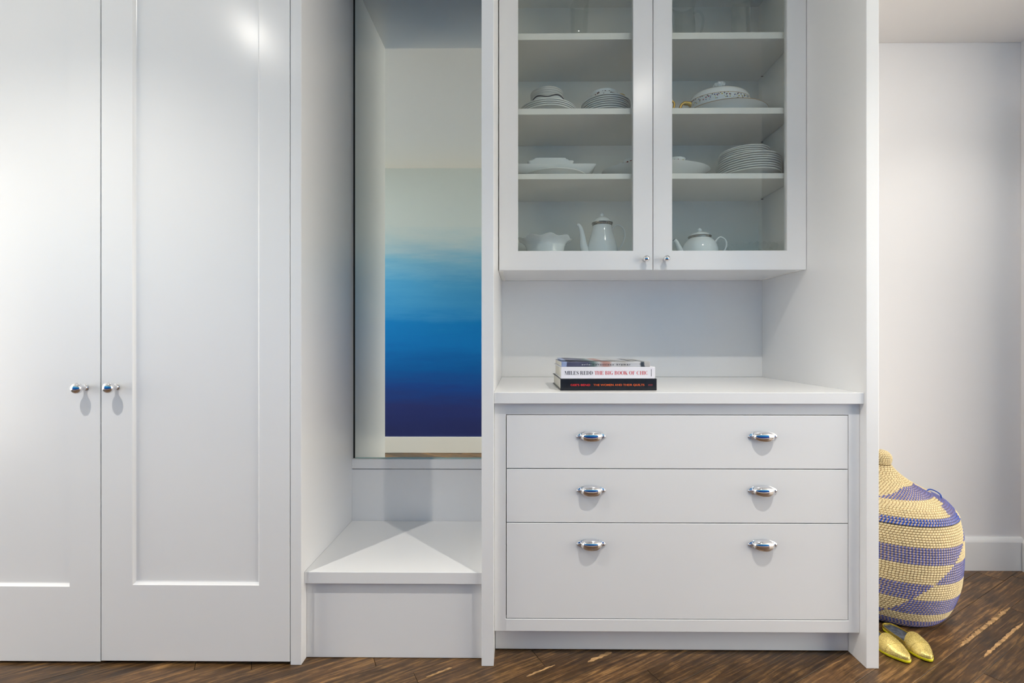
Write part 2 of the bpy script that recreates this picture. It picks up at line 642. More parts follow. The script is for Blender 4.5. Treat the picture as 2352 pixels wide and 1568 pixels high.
def splinter(p, q, w, seed):
    """ragged strip of bare wood in a worn plank joint"""
    r_ = random.Random(seed)
    p, q = Vector((*p, 0)), Vector((*q, 0))
    d = (q - p)
    nrm = Vector((-d.y, d.x, 0)).normalized()
    n = max(8, int(d.length / 0.007))
    rows = []
    for i in range(n + 1):
        t = i / n
        c = p + d * t
        taper = min(1, 9 * t, 9 * (1 - t)) * 0.75 + 0.25
        a = w * taper * r_.uniform(0.35, 1.0)
        b_ = w * taper * r_.uniform(0.2, 0.6)
        rows.append([c + nrm * a + Vector((0, 0, 0.0006)), c + nrm * a * 0.2 + Vector((0, 0, 0.0012)), c - nrm * b_ + Vector((0, 0, 0.0006))])
    mb = MB()
    mb.grid(rows)
    rows2 = [[p_ + Vector((0, 0, -0.004)) for p_ in (r2[0], r2[2])] for r2 in rows]
    mb.grid([[a[0], b[0]] for a, b in zip(rows, rows2)])
    mb.grid([[b[1], a[2]] for a, b in zip(rows, rows2)])
    o = mb.build('worn_splinter', FILLER, floor, smooth=30)
    return o


splinter((1.5424, 0.1089), (1.9695, 0.3461), 0.0095, 1)
splinter((1.5751, 0.0588), (1.9131, 0.2471), 0.0070, 2)
splinter((1.68, 0.030), (1.93, 0.168), 0.006, 3)
splinter((0.2252, 0.0214), (0.3149, 0.0708), 0.010, 4)
splinter((0.02, -0.045), (0.115, 0.008), 0.005, 5)
splinter((-0.30, -0.05), (-0.225, -0.008), 0.006, 6)
splinter((1.64, -0.03), (1.77, 0.042), 0.007, 8)

struct(MB().box(-5, 5, -5, 0.80, CZ, CZ + 0.1).build('ceiling', CEIL), 'pale ceiling of the hall')
struct(MB().box(1.176, 2.47, -0.02, 0.655, 2.472, CZ).build('ceiling_soffit', CEIL), 'lowered beige ceiling over the basket corner')
struct(MB().box(-5, 2.47, 0.656, 0.80, 0, CZ).build('wall_back', WALL), 'white wall behind the basket')
struct(MB().box(2.35, 2.47, 0.10, 0.6555, 0, 2.472).build('wall_right', WALL), 'short return of white wall at right')
struct(MB().box(-3.9, 2.65, -2.05, -1.905, 0, CZ).build('wall_front', OMBRE), 'wall painted from cream down to navy, seen in the mirror')
struct(MB().box(-3.9, 2.65, -1.905, -1.885, 0, 0.152).build('baseboard_front', WHITE, bevel=0.003), 'white baseboard under the blue painted wall')


def baseboard(name, pts_len, loc, rz, label):
    pr = [(0, 0), (-0.016, 0), (-0.016, 0.132), (-0.013, 0.140), (-0.009, 0.147), (-0.004, 0.153), (0, 0.153)]
    mb = MB()
    rows = [[(x, d, z) for d, z in pr] for x in (0, pts_len)]
    mb.grid(rows, close_u=True)
    n = len(pr)
    mb.f.append(tuple(range(n)))
    mb.m.append(0)
    mb.f.append(tuple(range(n, 2 * n))[::-1])
    mb.m.append(0)
    return struct(mb.build(name, WHITE, loc=loc, rot=(0, 0, rz)), label)


baseboard('baseboard_back', 2.3495 - 1.1765, (1.1765, 0.6555, 0), 0, 'white baseboard behind the basket')
baseboard('baseboard_right', 0.53, (2.3495, 0.635, 0), -PI / 2, 'white baseboard on the short right wall')
struct(MB().box(-2.06, 1.1749, 0.0, 0.655, TOPZ + 0.0005, CZ - 0.0005).build('trim_1', WHITE), 'white filler above the built-in run')
struct(MB().box(-5, -2.06, 0.02, 0.655, 0, CZ - 0.0005).build('wall_left', WALL), 'white wall left of the wardrobe')

# tall grey wall panel with a peg at the right edge
gp = thing('wall_panel', 'tall grey panel with a chrome peg, right edge of the photo', 'panel', (2.3495, 0.0, 0))
bx('board', -0.012, 0, 0.14, 0.62, 0.17, 2.165, GREYP, gp, 0.002)
MB().tube([(-0.012, 0.575, 1.556), (-0.024, 0.575, 1.556)], 0.005, 12).lathe([(0, -0.010), (0.006, -0.0085), (0.0100, -0.003), (0.0105, 0.002), (0.008, 0.008), (0, 0.0105)], 20, (-0.031, 0.575, 1.556)).build('peg', CHROME, gp, smooth=50)


# ------------------------------------------------------------------ ceiling downlights
def downlight(x, y, label, watts, z=CZ):
    t = thing('downlight', label, 'lamp', (x, y, z), 0, 'ceiling downlights')
    MB().lathe([(0.062, 0), (0.062, -0.004), (0.056, -0.006), (0.046, -0.004), (0.042, 0)], 32).build('trim_ring', LAMPMETAL, t, smooth=40)
    MB().lathe([(0, -0.001), (0.042, -0.001)], 24).build('lens', LENS if z == CZ else LENS_LOW, t)
    ld = bpy.data.lights.new('downlight_bulb', 'SPOT')
    ld.energy = watts
    ld.color = LAMP_COL
    ld.spot_size = R(114)
    ld.spot_blend = 1.0
    ld.shadow_soft_size = 0.014
    lo = bpy.data.objects.new('downlight_bulb', ld)
    COL.objects.link(lo)
    lo.parent = t
    lo.location = (0, 0, -0.03)
    return t


downlight(-1.43, -0.92, 'round ceiling downlight in front of the wardrobe doors', LAMP_W)
downlight(0.805, -0.92, 'round ceiling downlight in front of the glass cabinet', LAMP_W)
downlight(1.95, 0.06, 'added round downlight brightening the wall of the basket corner', LAMP_W * 0.2, 2.472)  # added lamp, set into the soffit to brighten the right wall

# ------------------------------------------------------------------ handles
def ball_knob_mesh(head_r, flat, stem_r, length, base_r):
    """axis towards -Y from the door face at y=0"""
    pr = [(0, 0.0), (base_r, 0.0), (base_r, -0.0022), (base_r * 0.8, -0.0042), (stem_r * 1.15, -0.006), (stem_r, -0.010), (stem_r * 1.05, -(length - head_r * flat * 0.92))]
    for k in range(1, 13):
        a = PI * (0.10 + 0.9 * k / 12)
        pr.append((head_r * math.sin(a), -(length - head_r * flat * math.cos(a))))
    pr[-1] = (0, pr[-1][1])
    mb = MB()
    rows = []
    seg = 32
    for r_, y in pr:
        rows.append([(r_ * math.cos(2 * PI * j / seg), y, r_ * math.sin(2 * PI * j / seg)) for j in range(seg)])
    mb.grid(rows, close_u=True)
    return mb.mesh('knob', CHROME, smooth=40)


KNOB_BIG = ball_knob_mesh(0.0182, 0.72, 0.0068, 0.031, 0.0105)
KNOB_SMALL = ball_knob_mesh(0.0130, 0.86, 0.0050, 0.025, 0.0075)


def cup_pull_mesh():
    mb = MB()
    # back plate: wide pointed oval with two ears
    n = 64
    out = []
    for k in range(n):
        a = 2 * PI * k / n
        x = 0.0485 * math.cos(a)
        zz = 0.0185 * math.sin(a) if math.sin(a) > 0 else 0.0105 * math.sin(a)
        out.append((x, zz))
    rows = [[(x, -0.0, z) for x, z in out], [(x, -0.0022, z) for x, z in out], [(x * 0.965, -0.0036, z * 0.9) for x, z in out], [(0, -0.0036, 0) for x, z in out]]
    mb.grid(rows, close_u=True)
    # hood: half ellipsoid around the x axis, open below
    A, B, H = 0.0355, 0.0250, 0.0175
    rows = []
    for i in range(0, 19):
        ph = R(0 + 128 * i / 18)
        row = []
        for j in range(0, 29):
            th = PI * j / 28
            s_ = math.sin(th) ** 0.75
            cz, sz = math.cos(ph), math.sin(ph)
            zz = H * abs(cz) ** 0.75 if cz > 0 else -0.0205 * abs(cz) ** 0.9
            row.append((A * math.cos(th), -0.003 - B * s_ * sz ** 0.62, s_ * zz + 0.0015))
        rows.append(row)
    n0 = len(rows)
    mb.grid(rows)
    rows2 = [[(x * 0.955, y * 0.93, z * 0.93 - 0.0004) for x, y, z in r_] for r_ in rows]
    mb.grid(rows2)
    mb.grid([rows[-1], rows2[-1]])
    # raised collar where hood meets the ears
    for s_ in (-1, 1):
        mb.tube([(s_ * 0.0345, -0.0035, 0.0105), (s_ * 0.0352, -0.0055, 0.004), (s_ * 0.0352, -0.0055, -0.003), (s_ * 0.0342, -0.004, -0.008)], 0.0019, 8)
        # screw head
        rr = []
        for r_, y in [(0.0046, -0.0034), (0.0046, -0.0046), (0.0034, -0.0056), (0.0012, -0.0058), (0.0, -0.0050)]:
            rr.append([(s_ * 0.0412 + r_ * math.cos(2 * PI * j / 16), y, 0.0004 + r_ * math.sin(2 * PI * j / 16)) for j in range(16)])
        mb.grid(rr, close_u=True)
    return mb.mesh('cup_pull', CHROME, smooth=50)


CUP = cup_pull_mesh()


# ------------------------------------------------------------------ wardrobe at left
def panel_door(parent, x0, x1, z0, z1, sl, sr, rb, rt):
    """shaker door, front face on y=0"""
    th = 0.022
    bv = 0.010
    dp = 0.009
    ix0, ix1, iz0, iz1 = x0 + sl, x1 - sr, z0 + rb, z1 - rt
    mb = MB()

    def ring(a0, a1, c0, c1, y):
        return [(a0, y, c0), (a1, y, c0), (a1, y, c1), (a0, y, c1)]
    e = 0.0012
    rows = [ring(x0, x1, z0, z1, th), ring(x0, x1, z0, z1, e), ring(x0 + e, x1 - e, z0 + e, z1 - e, 0), ring(ix0, ix1, iz0, iz1, 0),
            ring(ix0 + bv * 0.25, ix1 - bv * 0.25, iz0 + bv * 0.3, iz1 - bv * 0.25, dp * 0.5),
            ring(ix0 + bv * 0.55, ix1 - bv * 0.55, iz0 + bv * 0.75, iz1 - bv * 0.55, dp * 0.93), ring(ix0 + bv * 0.8, ix1 - bv * 0.8, iz0 + bv * 1.1, iz1 - bv * 0.8, dp),
            ring(ix0 + bv * 0.8, ix1 - bv * 0.8, iz0 + bv * 1.1, iz1 - bv * 0.8, th)]
    mb.grid(rows, close_u=True)
    d = mb.build('door', WHITE, parent)
    bx('door_panel', ix0 + bv * 0.8, ix1 - bv * 0.8, dp, th - 0.002, iz0 + bv * 1.1, iz1 - bv * 0.8, WHITE, d, 0)
    return d


wd = thing('wardrobe', 'tall white built-in wardrobe with two panelled doors and chrome knobs', 'wardrobe', (0, 0, 0))
bx('side_panel', -0.7611, -0.7249, 0.0, BACK, 0.0, TOPZ, WHITE, wd, 0.0015)
bx('side_panel', -2.055, -2.019, 0.0, BACK, 0.0, TOPZ, WHITE, wd, 0.0015)
bx('carcass', -2.0185, -0.7615, 0.026, BACK, 0.02, TOPZ - 0.001, CARCASS, wd, 0)
bx('toe_board', -2.0185, -0.7615, 0.05, 0.065, 0.0, 0.0195, DARK, wd, 0)
d1 = panel_door(wd, -2.0165, -1.3958, 0.0075, TOPZ - 0.004, 0.102, 0.1022, 0.2485, 0.15)
d2 = panel_door(wd, -1.3928, -0.7638, 0.0105, TOPZ - 0.004, 0.1047, 0.1016, 0.2523, 0.15)
put('knob', KNOB_BIG, d1, (-1.4445, 0, 0.9185))
put('knob', KNOB_BIG, d2, (-1.3405, 0, 0.9205))

# ------------------------------------------------------------------ bench niche with mirror
bn = thing('built_in_bench', 'low white built-in bench with a thick seat board in the mirror niche', 'bench', (0, 0, 0))
NL, NR = -0.7245, -0.1282
bx('seat', NL, NR, 0.020, 0.4515, 0.2590, 0.2985, WHITE, bn, 0.0015)
bx('apron', NL, NR, 0.036, 0.055, 0.0015, 0.2588, WHITE, bn, 0.001)
bx('back_panel', NL, NR, 0.4525, 0.470, 0.10, 0.5195, WHITE, bn, 0)
bx('ledge', NL, NR, 0.4490, 0.470, 0.5230, 0.5633, WHITE, bn, 0.001)
bn['label'] = 'low white built-in bench with a thick seat board under the mirror'

mr = thing('mirror', 'tall frameless mirror above the bench, reflecting a blue painted wall', 'mirror', (0, 0, 0))
bx('mirror_glass', NL + 0.0085, NR - 0.002, 0.467, 0.4675, 0.5655, TOPZ - 0.02, MIRROR, mr, 0)
bx('bottom_edge', NL + 0.0085, NR - 0.002, 0.4660, 0.4668, 0.5634, 0.5655, MEDGE, mr, 0)
bx('backing', NL, NR, 0.4685, 0.476, 0.5634, TOPZ, DARK, mr, 0)
tag(bx('head_board', NL, NR, 0.0, 0.466, TOPZ - 0.018, TOPZ, WHITE, None, 0.001), 'white board closing the top of the mirror niche', 'panel')

# ------------------------------------------------------------------ tall uprights
tag(bx('divider_panel', -0.1278, -0.0876, 0.0, BACK, 0.0, TOPZ, WHITE, None, 0.0015), 'white full-height upright between the bench and the drawers', 'panel')
tag(bx('end_panel', 1.1338, 1.1749, 0.0, BACK, 0.0, TOPZ, WHITE, None, 0.0015), 'white full-height end panel beside the basket and slippers', 'panel')
tag(bx('back_panel', -0.0872, 1.1334, 0.6405, 0.6500, 0.9025, 1.3535, WHITE, None, 0), 'white back board behind the books, under the glass cabinet', 'panel')

# ------------------------------------------------------------------ base cabinet, worktop
IL, IR = -0.0872, 1.1334
FY = 0.0290
bc = thing('base_cabinet', 'white base cabinet with three wide drawers and six chrome cup pulls', 'cabinet', (0, 0, 0))
OL, OR_, OB, OT = -0.0484, 1.0965, 0.1387, 0.8255
ff = MB()
TT = 0.8640


def frame_mesh(x0, x1, z0, z1, ox0, ox1, oz0, oz1, y0, y1, e=0.0012):
    def ring(a0, a1, c0, c1, y):
        return [(a0, y, c0), (a1, y, c0), (a1, y, c1), (a0, y, c1)]
    mb = MB()
    rows = [ring(x0, x1, z0, z1, y1), ring(x0, x1, z0, z1, y0 + e), ring(x0 + e, x1 - e, z0 + e, z1 - e, y0), ring(ox0 - e, ox1 + e, oz0 - e, oz1 + e, y0),
            ring(ox0, ox1, oz0, oz1, y0 + e), ring(ox0, ox1, oz0, oz1, y1), ring(x0, x1, z0, z1, y1)]
    mb.grid(rows, close_u=True)
    return mb


frame_mesh(IL, IR, 0.0977, TT, OL, OR_, OB, OT, FY, FY + 0.022).build('face_frame', WHITE, bc)
bx('bottom_panel', IL, IR, FY + 0.0225, 0.636, 0.0977, 0.116, CARCASS, bc, 0)
bx('side_panel', IL, IL + 0.018, FY + 0.0225, 0.636, 0.1165, TT, CARCASS, bc, 0)
bx('side_panel', IR - 0.018, IR, FY + 0.0225, 0.636, 0.1165, TT, CARCASS, bc, 0)
bx('toe_kick', IL + 0.001, IR - 0.001, 0.081, 0.096, 0.003, 0.0970, WHITE, bc, 0.001)
GP = 0.0018
zs = [(0.6450, 0.8232), (0.4637, 0.6420), (OB + 0.0022, 0.4607)]
hz = [(0.7520, 0.7530), (0.5705, 0.5715), (0.3910, 0.3915)]
for (z0, z1), (ha, hb) in zip(zs, hz):
    d = bx('drawer', OL + 0.0024, OR_ - 0.0022, FY, FY + 0.020, z0, z1, WHITE, bc, 0.0012)
    bx('drawer_box', OL + 0.02, OR_ - 0.02, FY + 0.0205, 0.55, z0 + 0.02, z1 - 0.02, CARCASS, d, 0)
    put('cup_pull', CUP, d, (0.2375, FY, ha))
    put('cup_pull', CUP, d, (0.8100, FY, hb))

tag(bx('worktop', IL, IR, 0.0095, 0.6400, 0.8645, 0.9020, WHITE, None, 0.0016), 'thick white worktop on the drawers, carrying three books', 'worktop')

# ------------------------------------------------------------------ wall cabinet with glass doors
UY = 0.3105
UB = 1.3540
wc = thing('wall_cabinet', 'white wall cabinet with two glass doors full of china', 'cabinet', (0, 0, 0))
SL, SR = IL + 0.018, IR - 0.018
CY = UY + 0.0235
bx('side_panel', IL, SL, CY, 0.6495, UB, TOPZ - 0.001, INNER, wc, 0.0008)
bx('side_panel', SR, IR, CY, 0.6495, UB, TOPZ - 0.001, INNER, wc, 0.0008)
bx('bottom_panel', SL, SR, CY, 0.6495, UB, UB + 0.018, WHITE, wc, 0.0008)
bx('top_panel', SL, SR, CY, 0.6495, TOPZ - 0.019, TOPZ - 0.001, INNER, wc, 0)
bx('cabinet_back', SL, SR, 0.640, 0.6495, UB + 0.018, TOPZ - 0.019, INNER, wc, 0)
SHELF = [(1.7255, 1.7475), (1.9870, 2.0115), (2.2890, 2.3155)]
for z0, z1 in SHELF:
    bx('shelf', SL + 0.0022, SR - 0.0022, 0.3405, 0.6395, z0, z1, INNER, wc, 0.0012)
for z0, z1 in SHELF:
    for px in (SL, SR):
        for py in (0.40, 0.60):
            sgn = 1 if px == SL else -1
            MB().tube([(px, py, z0 - 0.003), (px + sgn * 0.008, py, z0 - 0.003)], 0.0028, 8).build('shelf_pin', SILVER, wc, smooth=40)
MID = 0.5270
for k, (x0, x1, gx0, gx1, kx) in enumerate([(IL + 0.0030, MID - 0.0013, -0.0087, 0.4480, 0.4943), (MID + 0.0013, IR - 0.0010, 0.6029, 1.0567, 0.5736)]):
    d = frame_mesh(x0, x1, UB - 0.0006, TOPZ - 0.003, gx0, gx1, 1.4300, TOPZ - 0.08, UY, UY + 0.0215).build('door', WHITE, wc)
    bx('glass_pane', gx0 - 0.006, gx1 + 0.006, UY + 0.0120, UY + 0.0122, 1.4240, TOPZ - 0.075, GLASS, d, 0)
    put('knob', KNOB_SMALL, d, (kx, UY, 1.3946))


# ------------------------------------------------------------------ crockery
def plate_prof(Rr, h, t=0.0032):
    f = Rr * 0.52
    return [(0, 0.0030), (f - 0.004, 0.0030), (f - 0.003, 0.0), (f, 0.0), (f + 0.002, 0.0032), (Rr * 0.60, 0.0034), (Rr * 0.66, h * 0.40), (Rr * 0.74, h * 0.78), (Rr - 0.004, h - 0.0018), (Rr - 0.0008, h - 0.0010), (Rr, h + 0.0008), (Rr - 0.0014, h + 0.0022),
            (Rr * 0.74, h * 0.78 + t), (Rr * 0.66, h * 0.40 + t), (Rr * 0.60, 0.0034 + t), (f - 0.004, 0.0030 + t), (0, 0.0030 + t)]


def round_plate_mesh(Rr, h, m, rim=None, seg=56):
    pr = plate_prof(Rr, h)
    mi = [0] * (len(pr) - 1)
    if rim:
        mi[8] = 1
        mi[9] = 1
        mi[10] = 1
    return MB().lathe(pr, seg, mi=mi).mesh('plate', [m, rim] if rim else [m], smooth=50)


def plate_stack(n, me, name, x, y, z, dz, what, where, cat, group, jitter=0.001):
    for i in range(n):
        o = put(name, me, None, (x + rnd.uniform(-jitter, jitter), y + rnd.uniform(-jitter, jitter), z + i * dz), (0, 0, rnd.uniform(0, 6)))
        pos = 'lowest' if i == 0 else ('topmost' if i == n - 1 else ORD[i] + ' from the bottom')
        tag(o, f'{what}, {pos} {where}', cat, group)
    return z + n * dz


S1, S2, S3, S0 = SHELF[2][1] + 0.0004, SHELF[1][1] + 0.0004, SHELF[0][1] + 0.0004, UB + 0.0184

# middle shelf, right: dinner plates and dessert plates
big = round_plate_mesh(0.1270, 0.0265, PORCG, STONEW)
zt = plate_stack(8, big, 'dinner_plate', 0.9840, 0.4730, S3, 0.0094, 'wide white dinner plate', 'of the big right-hand stack', 'plate', 'dinner plates stacked at right')
small = round_plate_mesh(0.1010, 0.0200, PORCG, STONEW)
plate_stack(6, small, 'dessert_plate', 0.9700, 0.4850, zt, 0.0078, 'small white dessert plate', 'on the dinner plates at right', 'plate', 'dessert plates on the dinner plates', 0.002)

# shelf below the top, left: plates, patterned bowl, small bowls
med = round_plate_mesh(0.125, 0.0285, PORCG, STONEW)
zt = plate_stack(4, med, 'soup_plate', 0.1215, 0.487, S2, 0.0083, 'grey-white soup plate', 'under the wavy-rimmed bowl', 'plate', 'soup plates under the wavy bowl')


def wavy(r_, z, a):
    k = max(0.0, (z - 0.020) / 0.033)
    return r_ * (1 + 0.035 * k * math.cos(6 * a + 0.7)), z + 0.0035 * k * math.cos(6 * a + 0.7)


pr = [(0, 0.002), (0.036, 0.002), (0.038, 0), (0.041, 0.0), (0.043, 0.006), (0.058, 0.020), (0.074, 0.039), (0.0845, 0.0495), (0.0870, 0.0530), (0.0850, 0.0550), (0.072, 0.044), (0.056, 0.026), (0.042, 0.0195), (0, 0.0195)]
wb = MB().lathe(pr, 72, fn=wavy, mi=[0, 0, 0, 0, 0, 0, 0, 1, 1, 0, 0, 0, 0]).build('wavy_bowl', [STONEW, INKB], None, smooth=60, loc=(0.1235, 0.487, zt + 0.001))
tag(wb, 'white bowl with a dark wavy rim on the soup plates', 'bowl')
sb = MB().lathe([(0, 0.003), (0.034, 0.003), (0.035, 0), (0.038, 0), (0.040, 0.004), (0.056, 0.016), (0.068, 0.034), (0.0695, 0.037), (0.0725, 0.0385), (0.0725, 0.0405), (0.068, 0.0405), (0.054, 0.020), (0.038, 0.0075), (0, 0.0075)], 44).mesh('small_bowl', [PORCG], smooth=50)
plate_stack(5, sb, 'dessert_bowl', 0.1175, 0.493, zt + 0.0222, 0.0098, 'small grey-white dessert bowl', 'of the little stack in the wavy bowl', 'bowl', 'dessert bowls in the wavy bowl', 0.0006)

# same shelf, middle: side plates with an upturned decorated cup
side = round_plate_mesh(0.105, 0.0225, PORCG, STONEW)
zt = plate_stack(7, side, 'side_plate', 0.3700, 0.474, S2, 0.0088, 'round grey-white side plate', 'under the vine-patterned teacup', 'plate', 'side plates under the teacup')


def cup(name, label, x, y, z, Rr, h, deco, handle_mat, ang_, group=None, handle_in=PORC):
    t = thing(name, label, 'cup', (x, y, z), 0, group)
    pr = [(0, 0.002), (Rr * 0.50, 0.002), (Rr * 0.52, 0), (Rr * 0.58, 0), (Rr * 0.60, 0.004), (Rr * 0.78, h * 0.30), (Rr * 0.90, h * 0.62), (Rr * 0.96, h * 0.86), (Rr, h), (Rr - 0.0016, h), (Rr * 0.9, h * 0.8), (Rr * 0.72, h * 0.3), (Rr * 0.4, 0.006), (0, 0.006)]
    MB().lathe(pr, 40, mi=[0, 0, 0, 0, 0, 1, 1, 2, 2, 0, 0, 0, 0]).build('bowl', [PORC, deco, PORC], t, smooth=50)
    pts = smooth_path([(Rr * 0.86, 0, h * 0.72), (Rr * 1.15, 0, h * 0.98), (Rr * 1.48, 0, h * 0.86), (Rr * 1.46, 0, h * 0.52), (Rr * 1.1, 0, h * 0.26), (Rr * 0.70, 0, h * 0.22)], 5)
    MB().tube(pts, 0.0030, 8).build('handle', handle_mat, t, smooth=60)
    t.rotation_euler = (0, 0, ang_)
    return t


cup('teacup', 'vine-patterned teacup with a gilt handle on the side plates', 0.3625, 0.468, zt - 0.0014, 0.058, 0.060, VINE, GOLD, R(-8))

# same shelf, centre: sugar bowl with gilt handles, half hidden by the door stile
sg = thing('sugar_bowl', 'small china sugar bowl with gilt handles, half behind the middle door frame', 'bowl', (0.5720, 0.440, S2))
MB().lathe([(0, 0.002), (0.030, 0.002), (0.032, 0), (0.036, 0), (0.040, 0.006), (0.058, 0.025), (0.066, 0.045), (0.066, 0.058), (0.062, 0.066), (0.062, 0.068)], 44, mi=[0, 0, 0, 0, 0, 1, 0, 2, 0]).build('body', [PORC, SPRIG, GILT], sg, smooth=50)
MB().lathe([(0.0625, 0.0685), (0.060, 0.073), (0.045, 0.080), (0.020, 0.086), (0.008, 0.088), (0.007, 0.092), (0.011, 0.097), (0.007, 0.102), (0, 0.103)], 44, mi=[1, 0, 0, 0, 0, 0, 0, 0]).build('lid', [PORC, GILT], sg, smooth=50)
for s_ in (-1, 1):
    MB().tube(smooth_path([(s_ * 0.062, -0.01, 0.034), (s_ * 0.074, -0.014, 0.040), (s_ * 0.078, -0.014, 0.060), (s_ * 0.070, -0.013, 0.072), (s_ * 0.056, -0.012, 0.072)], 5), [0.006] * 3 + [0.0046] * 18, 8).build('handle', GOLD, sg, smooth=60)

# same shelf, right: oval platter with a lidded tureen behind it
op = MB().lathe(plate_prof(0.172, 0.044), 72, sx=1.0, sy=0.78, mi=[0] * 9 + [1, 1] + [0] * 5).build('oval_platter', [STONEW, GILT], None, smooth=50, loc=(0.8920, 0.4840, S2))
tag(op, 'oval white platter with a gilt rim under the lidded tureen', 'platter')
tu = thing('tureen', 'lidded oval tureen with gilt handles and a floral border', 'tureen', (0.8720, 0.5010, S2 + 0.0125))
TX, TYs = 1.0, 0.72
MB().lathe([(0, 0.003), (0.074, 0.003), (0.076, 0), (0.080, 0), (0.084, 0.010), (0.108, 0.040), (0.1235, 0.063), (0.1265, 0.066), (0.1285, 0.0885), (0.129, 0.0905)], 64, sx=TX, sy=TYs, mi=[0, 0, 0, 0, 0, 0, 0, 1, 2]).build('body', [PORC, SPRIG, GILT], tu, smooth=50)
MB().lathe([(0.1288, 0.0908), (0.1275, 0.0990), (0.1215, 0.1110), (0.1130, 0.1180), (0.1110, 0.1195), (0.085, 0.130), (0.045, 0.139), (0.013, 0.144), (0.010, 0.152)], 64, sx=TX, sy=TYs, mi=[0, 0, 0, 2, 0, 0, 0, 0]).build('lid', [PORC, SPRIG, GILT], tu, smooth=50)


def scal(r_, z, a):
    return r_ * (1 + 0.10 * math.cos(9 * a)), z


MB().lathe([(0.009, 0.150), (0.012, 0.154), (0.021, 0.158), (0.024, 0.165), (0.022, 0.172), (0.012, 0.177), (0, 0.178)], 54, fn=scal).build('finial', PORC, tu, smooth=60)
for s_ in (-1, 1):
    pts = smooth_path([(s_ * 0.118, -0.004, 0.076), (s_ * 0.136, -0.006, 0.084), (s_ * 0.160, -0.006, 0.084), (s_ * 0.172, -0.006, 0.068), (s_ * 0.162, -0.005, 0.048), (s_ * 0.122, -0.003, 0.046), (s_ * 0.104, 0, 0.046)], 5)
    MB().tube(pts, [0.0105] * 5 + [0.0085] * 5 + [0.0062] * 21, 10).build('handle', GOLD, tu, smooth=60)

# middle shelf, left: round plate, rectangular tray, three nested rectangular bowls
rp = put('round_plate', round_plate_mesh(0.150, 0.0275, STONEW), None, (0.1500, 0.500, S3))
tag(rp, 'plain round white plate under the rectangular tray', 'plate')


def rect_dish_mesh(bw, bd, tw, td, h, m, name):
    mb = MB()

    def rr(w, d, z, r_=0.012):
        pts = []
        for cx, cy, a0 in ((w / 2 - r_, d / 2 - r_, 0), (-w / 2 + r_, d / 2 - r_, 90), (-w / 2 + r_, -d / 2 + r_, 180), (w / 2 - r_, -d / 2 + r_, 270)):
            for k in range(5):
                a = R(a0 + 90 * k / 4)
                pts.append((cx + r_ * math.cos(a), cy + r_ * math.sin(a), z))
        return pts
    t = 0.004
    rows = [rr(bw - 0.02, bd - 0.02, 0), rr(bw, bd, 0.0012), rr(tw, td, h - 0.002), rr(tw + 0.001, td + 0.001, h), rr(tw - 2 * t, td - 2 * t, h), rr(bw - t, bd - t, t + 0.001), rr(bw - 0.03, bd - 0.03, t)]
    n = len(mb.v)
    mb.grid(rows, close_u=True)
    w = len(rows[0])
    mb.f.append(tuple(n + k for k in range(w)))
    mb.m.append(0)
    n1 = n + (len(rows) - 1) * w
    mb.f.append(tuple(n1 + k for k in range(w)))
    mb.m.append(0)
    return mb.mesh(name, m, smooth=40)


tray = put('rectangular_tray', rect_dish_mesh(0.325, 0.17, 0.372, 0.215, 0.0290, STONEW, 'tray'), None, (0.1300, 0.497, S3 + 0.0302))
tag(tray, 'wide rectangular white tray under the nested square bowls', 'tray')
z = S3 + 0.0302 + 0.0046
for i, (tw, hh, dz) in enumerate([(0.196, 0.052, 0), (0.160, 0.050, 0.0105), (0.142, 0.050, 0.0195)]):
    o = put('square_bowl', rect_dish_mesh(tw * 0.69, 0.10 - 0.01 * i, tw, 0.150 - 0.016 * i, hh, STONEW, 'square_bowl'), None, (0.1290 - 0.004 * (i > 0), 0.500, z + dz))
    tag(o, ['large square white bowl standing on the rectangular tray', 'middle one of three nested square white bowls', 'smallest square white bowl, innermost of the three nested'][i], 'bowl', 'nested square bowls')

# middle shelf, centre: big shallow serving platter with two small decorated cups
sp = MB().lathe([(0, 0.004), (0.09, 0.004), (0.095, 0.0), (0.102, 0.0), (0.106, 0.006), (0.150, 0.022), (0.200, 0.044), (0.228, 0.056), (0.232, 0.0590), (0.228, 0.0605), (0.20, 0.0495), (0.165, 0.0385), (0.14, 0.0360), (0, 0.0360)], 72, sx=1.0, sy=0.58).build('serving_platter', [STONEW], None, smooth=50, loc=(0.5880, 0.4830, S3))
tag(sp, 'large oval white serving platter holding two small cups', 'platter')
cup('demitasse_cup', 'small cup with red flowers on the serving platter', 0.4880, 0.478, S3 + 0.0364, 0.042, 0.066, REDFL, PORC, R(160), 'small cups on the serving platter')
cup('demitasse_cup', 'small cup with violet flowers on the serving platter', 0.6700, 0.470, S3 + 0.0364, 0.042, 0.0670, VIOLET, PORC, R(0), 'small cups on the serving platter')

# bottom of the cabinet: fluted bowl, coffee pot, teapot, cut-glass bowl
def flute(r_, z, a):
    k = max(0.0, min(1.0, (z - 0.095) / 0.04))
    return r_ * (1 + 0.028 * k * math.cos(9 * a + 0.5)), z + 0.0045 * k * math.cos(9 * a + 0.5)


fb = MB().lathe([(0, 0.003), (0.050, 0.003), (0.052, 0), (0.057, 0), (0.060, 0.006), (0.072, 0.040), (0.080, 0.080), (0.084, 0.106), (0.090, 0.118), (0.103, 0.129), (0.116, 0.136), (0.1175, 0.138), (0.115, 0.1395), (0.100, 0.132), (0.086, 0.121), (0.078, 0.100), (0.068, 0.040), (0.05, 0.008), (0, 0.008)], 96, fn=flute).build('fluted_bowl', [PORC], None, smooth=60, loc=(0.1080, 0.480, S0))
tag(fb, 'deep white bowl with a ruffled rim beside the coffee pot', 'bowl')


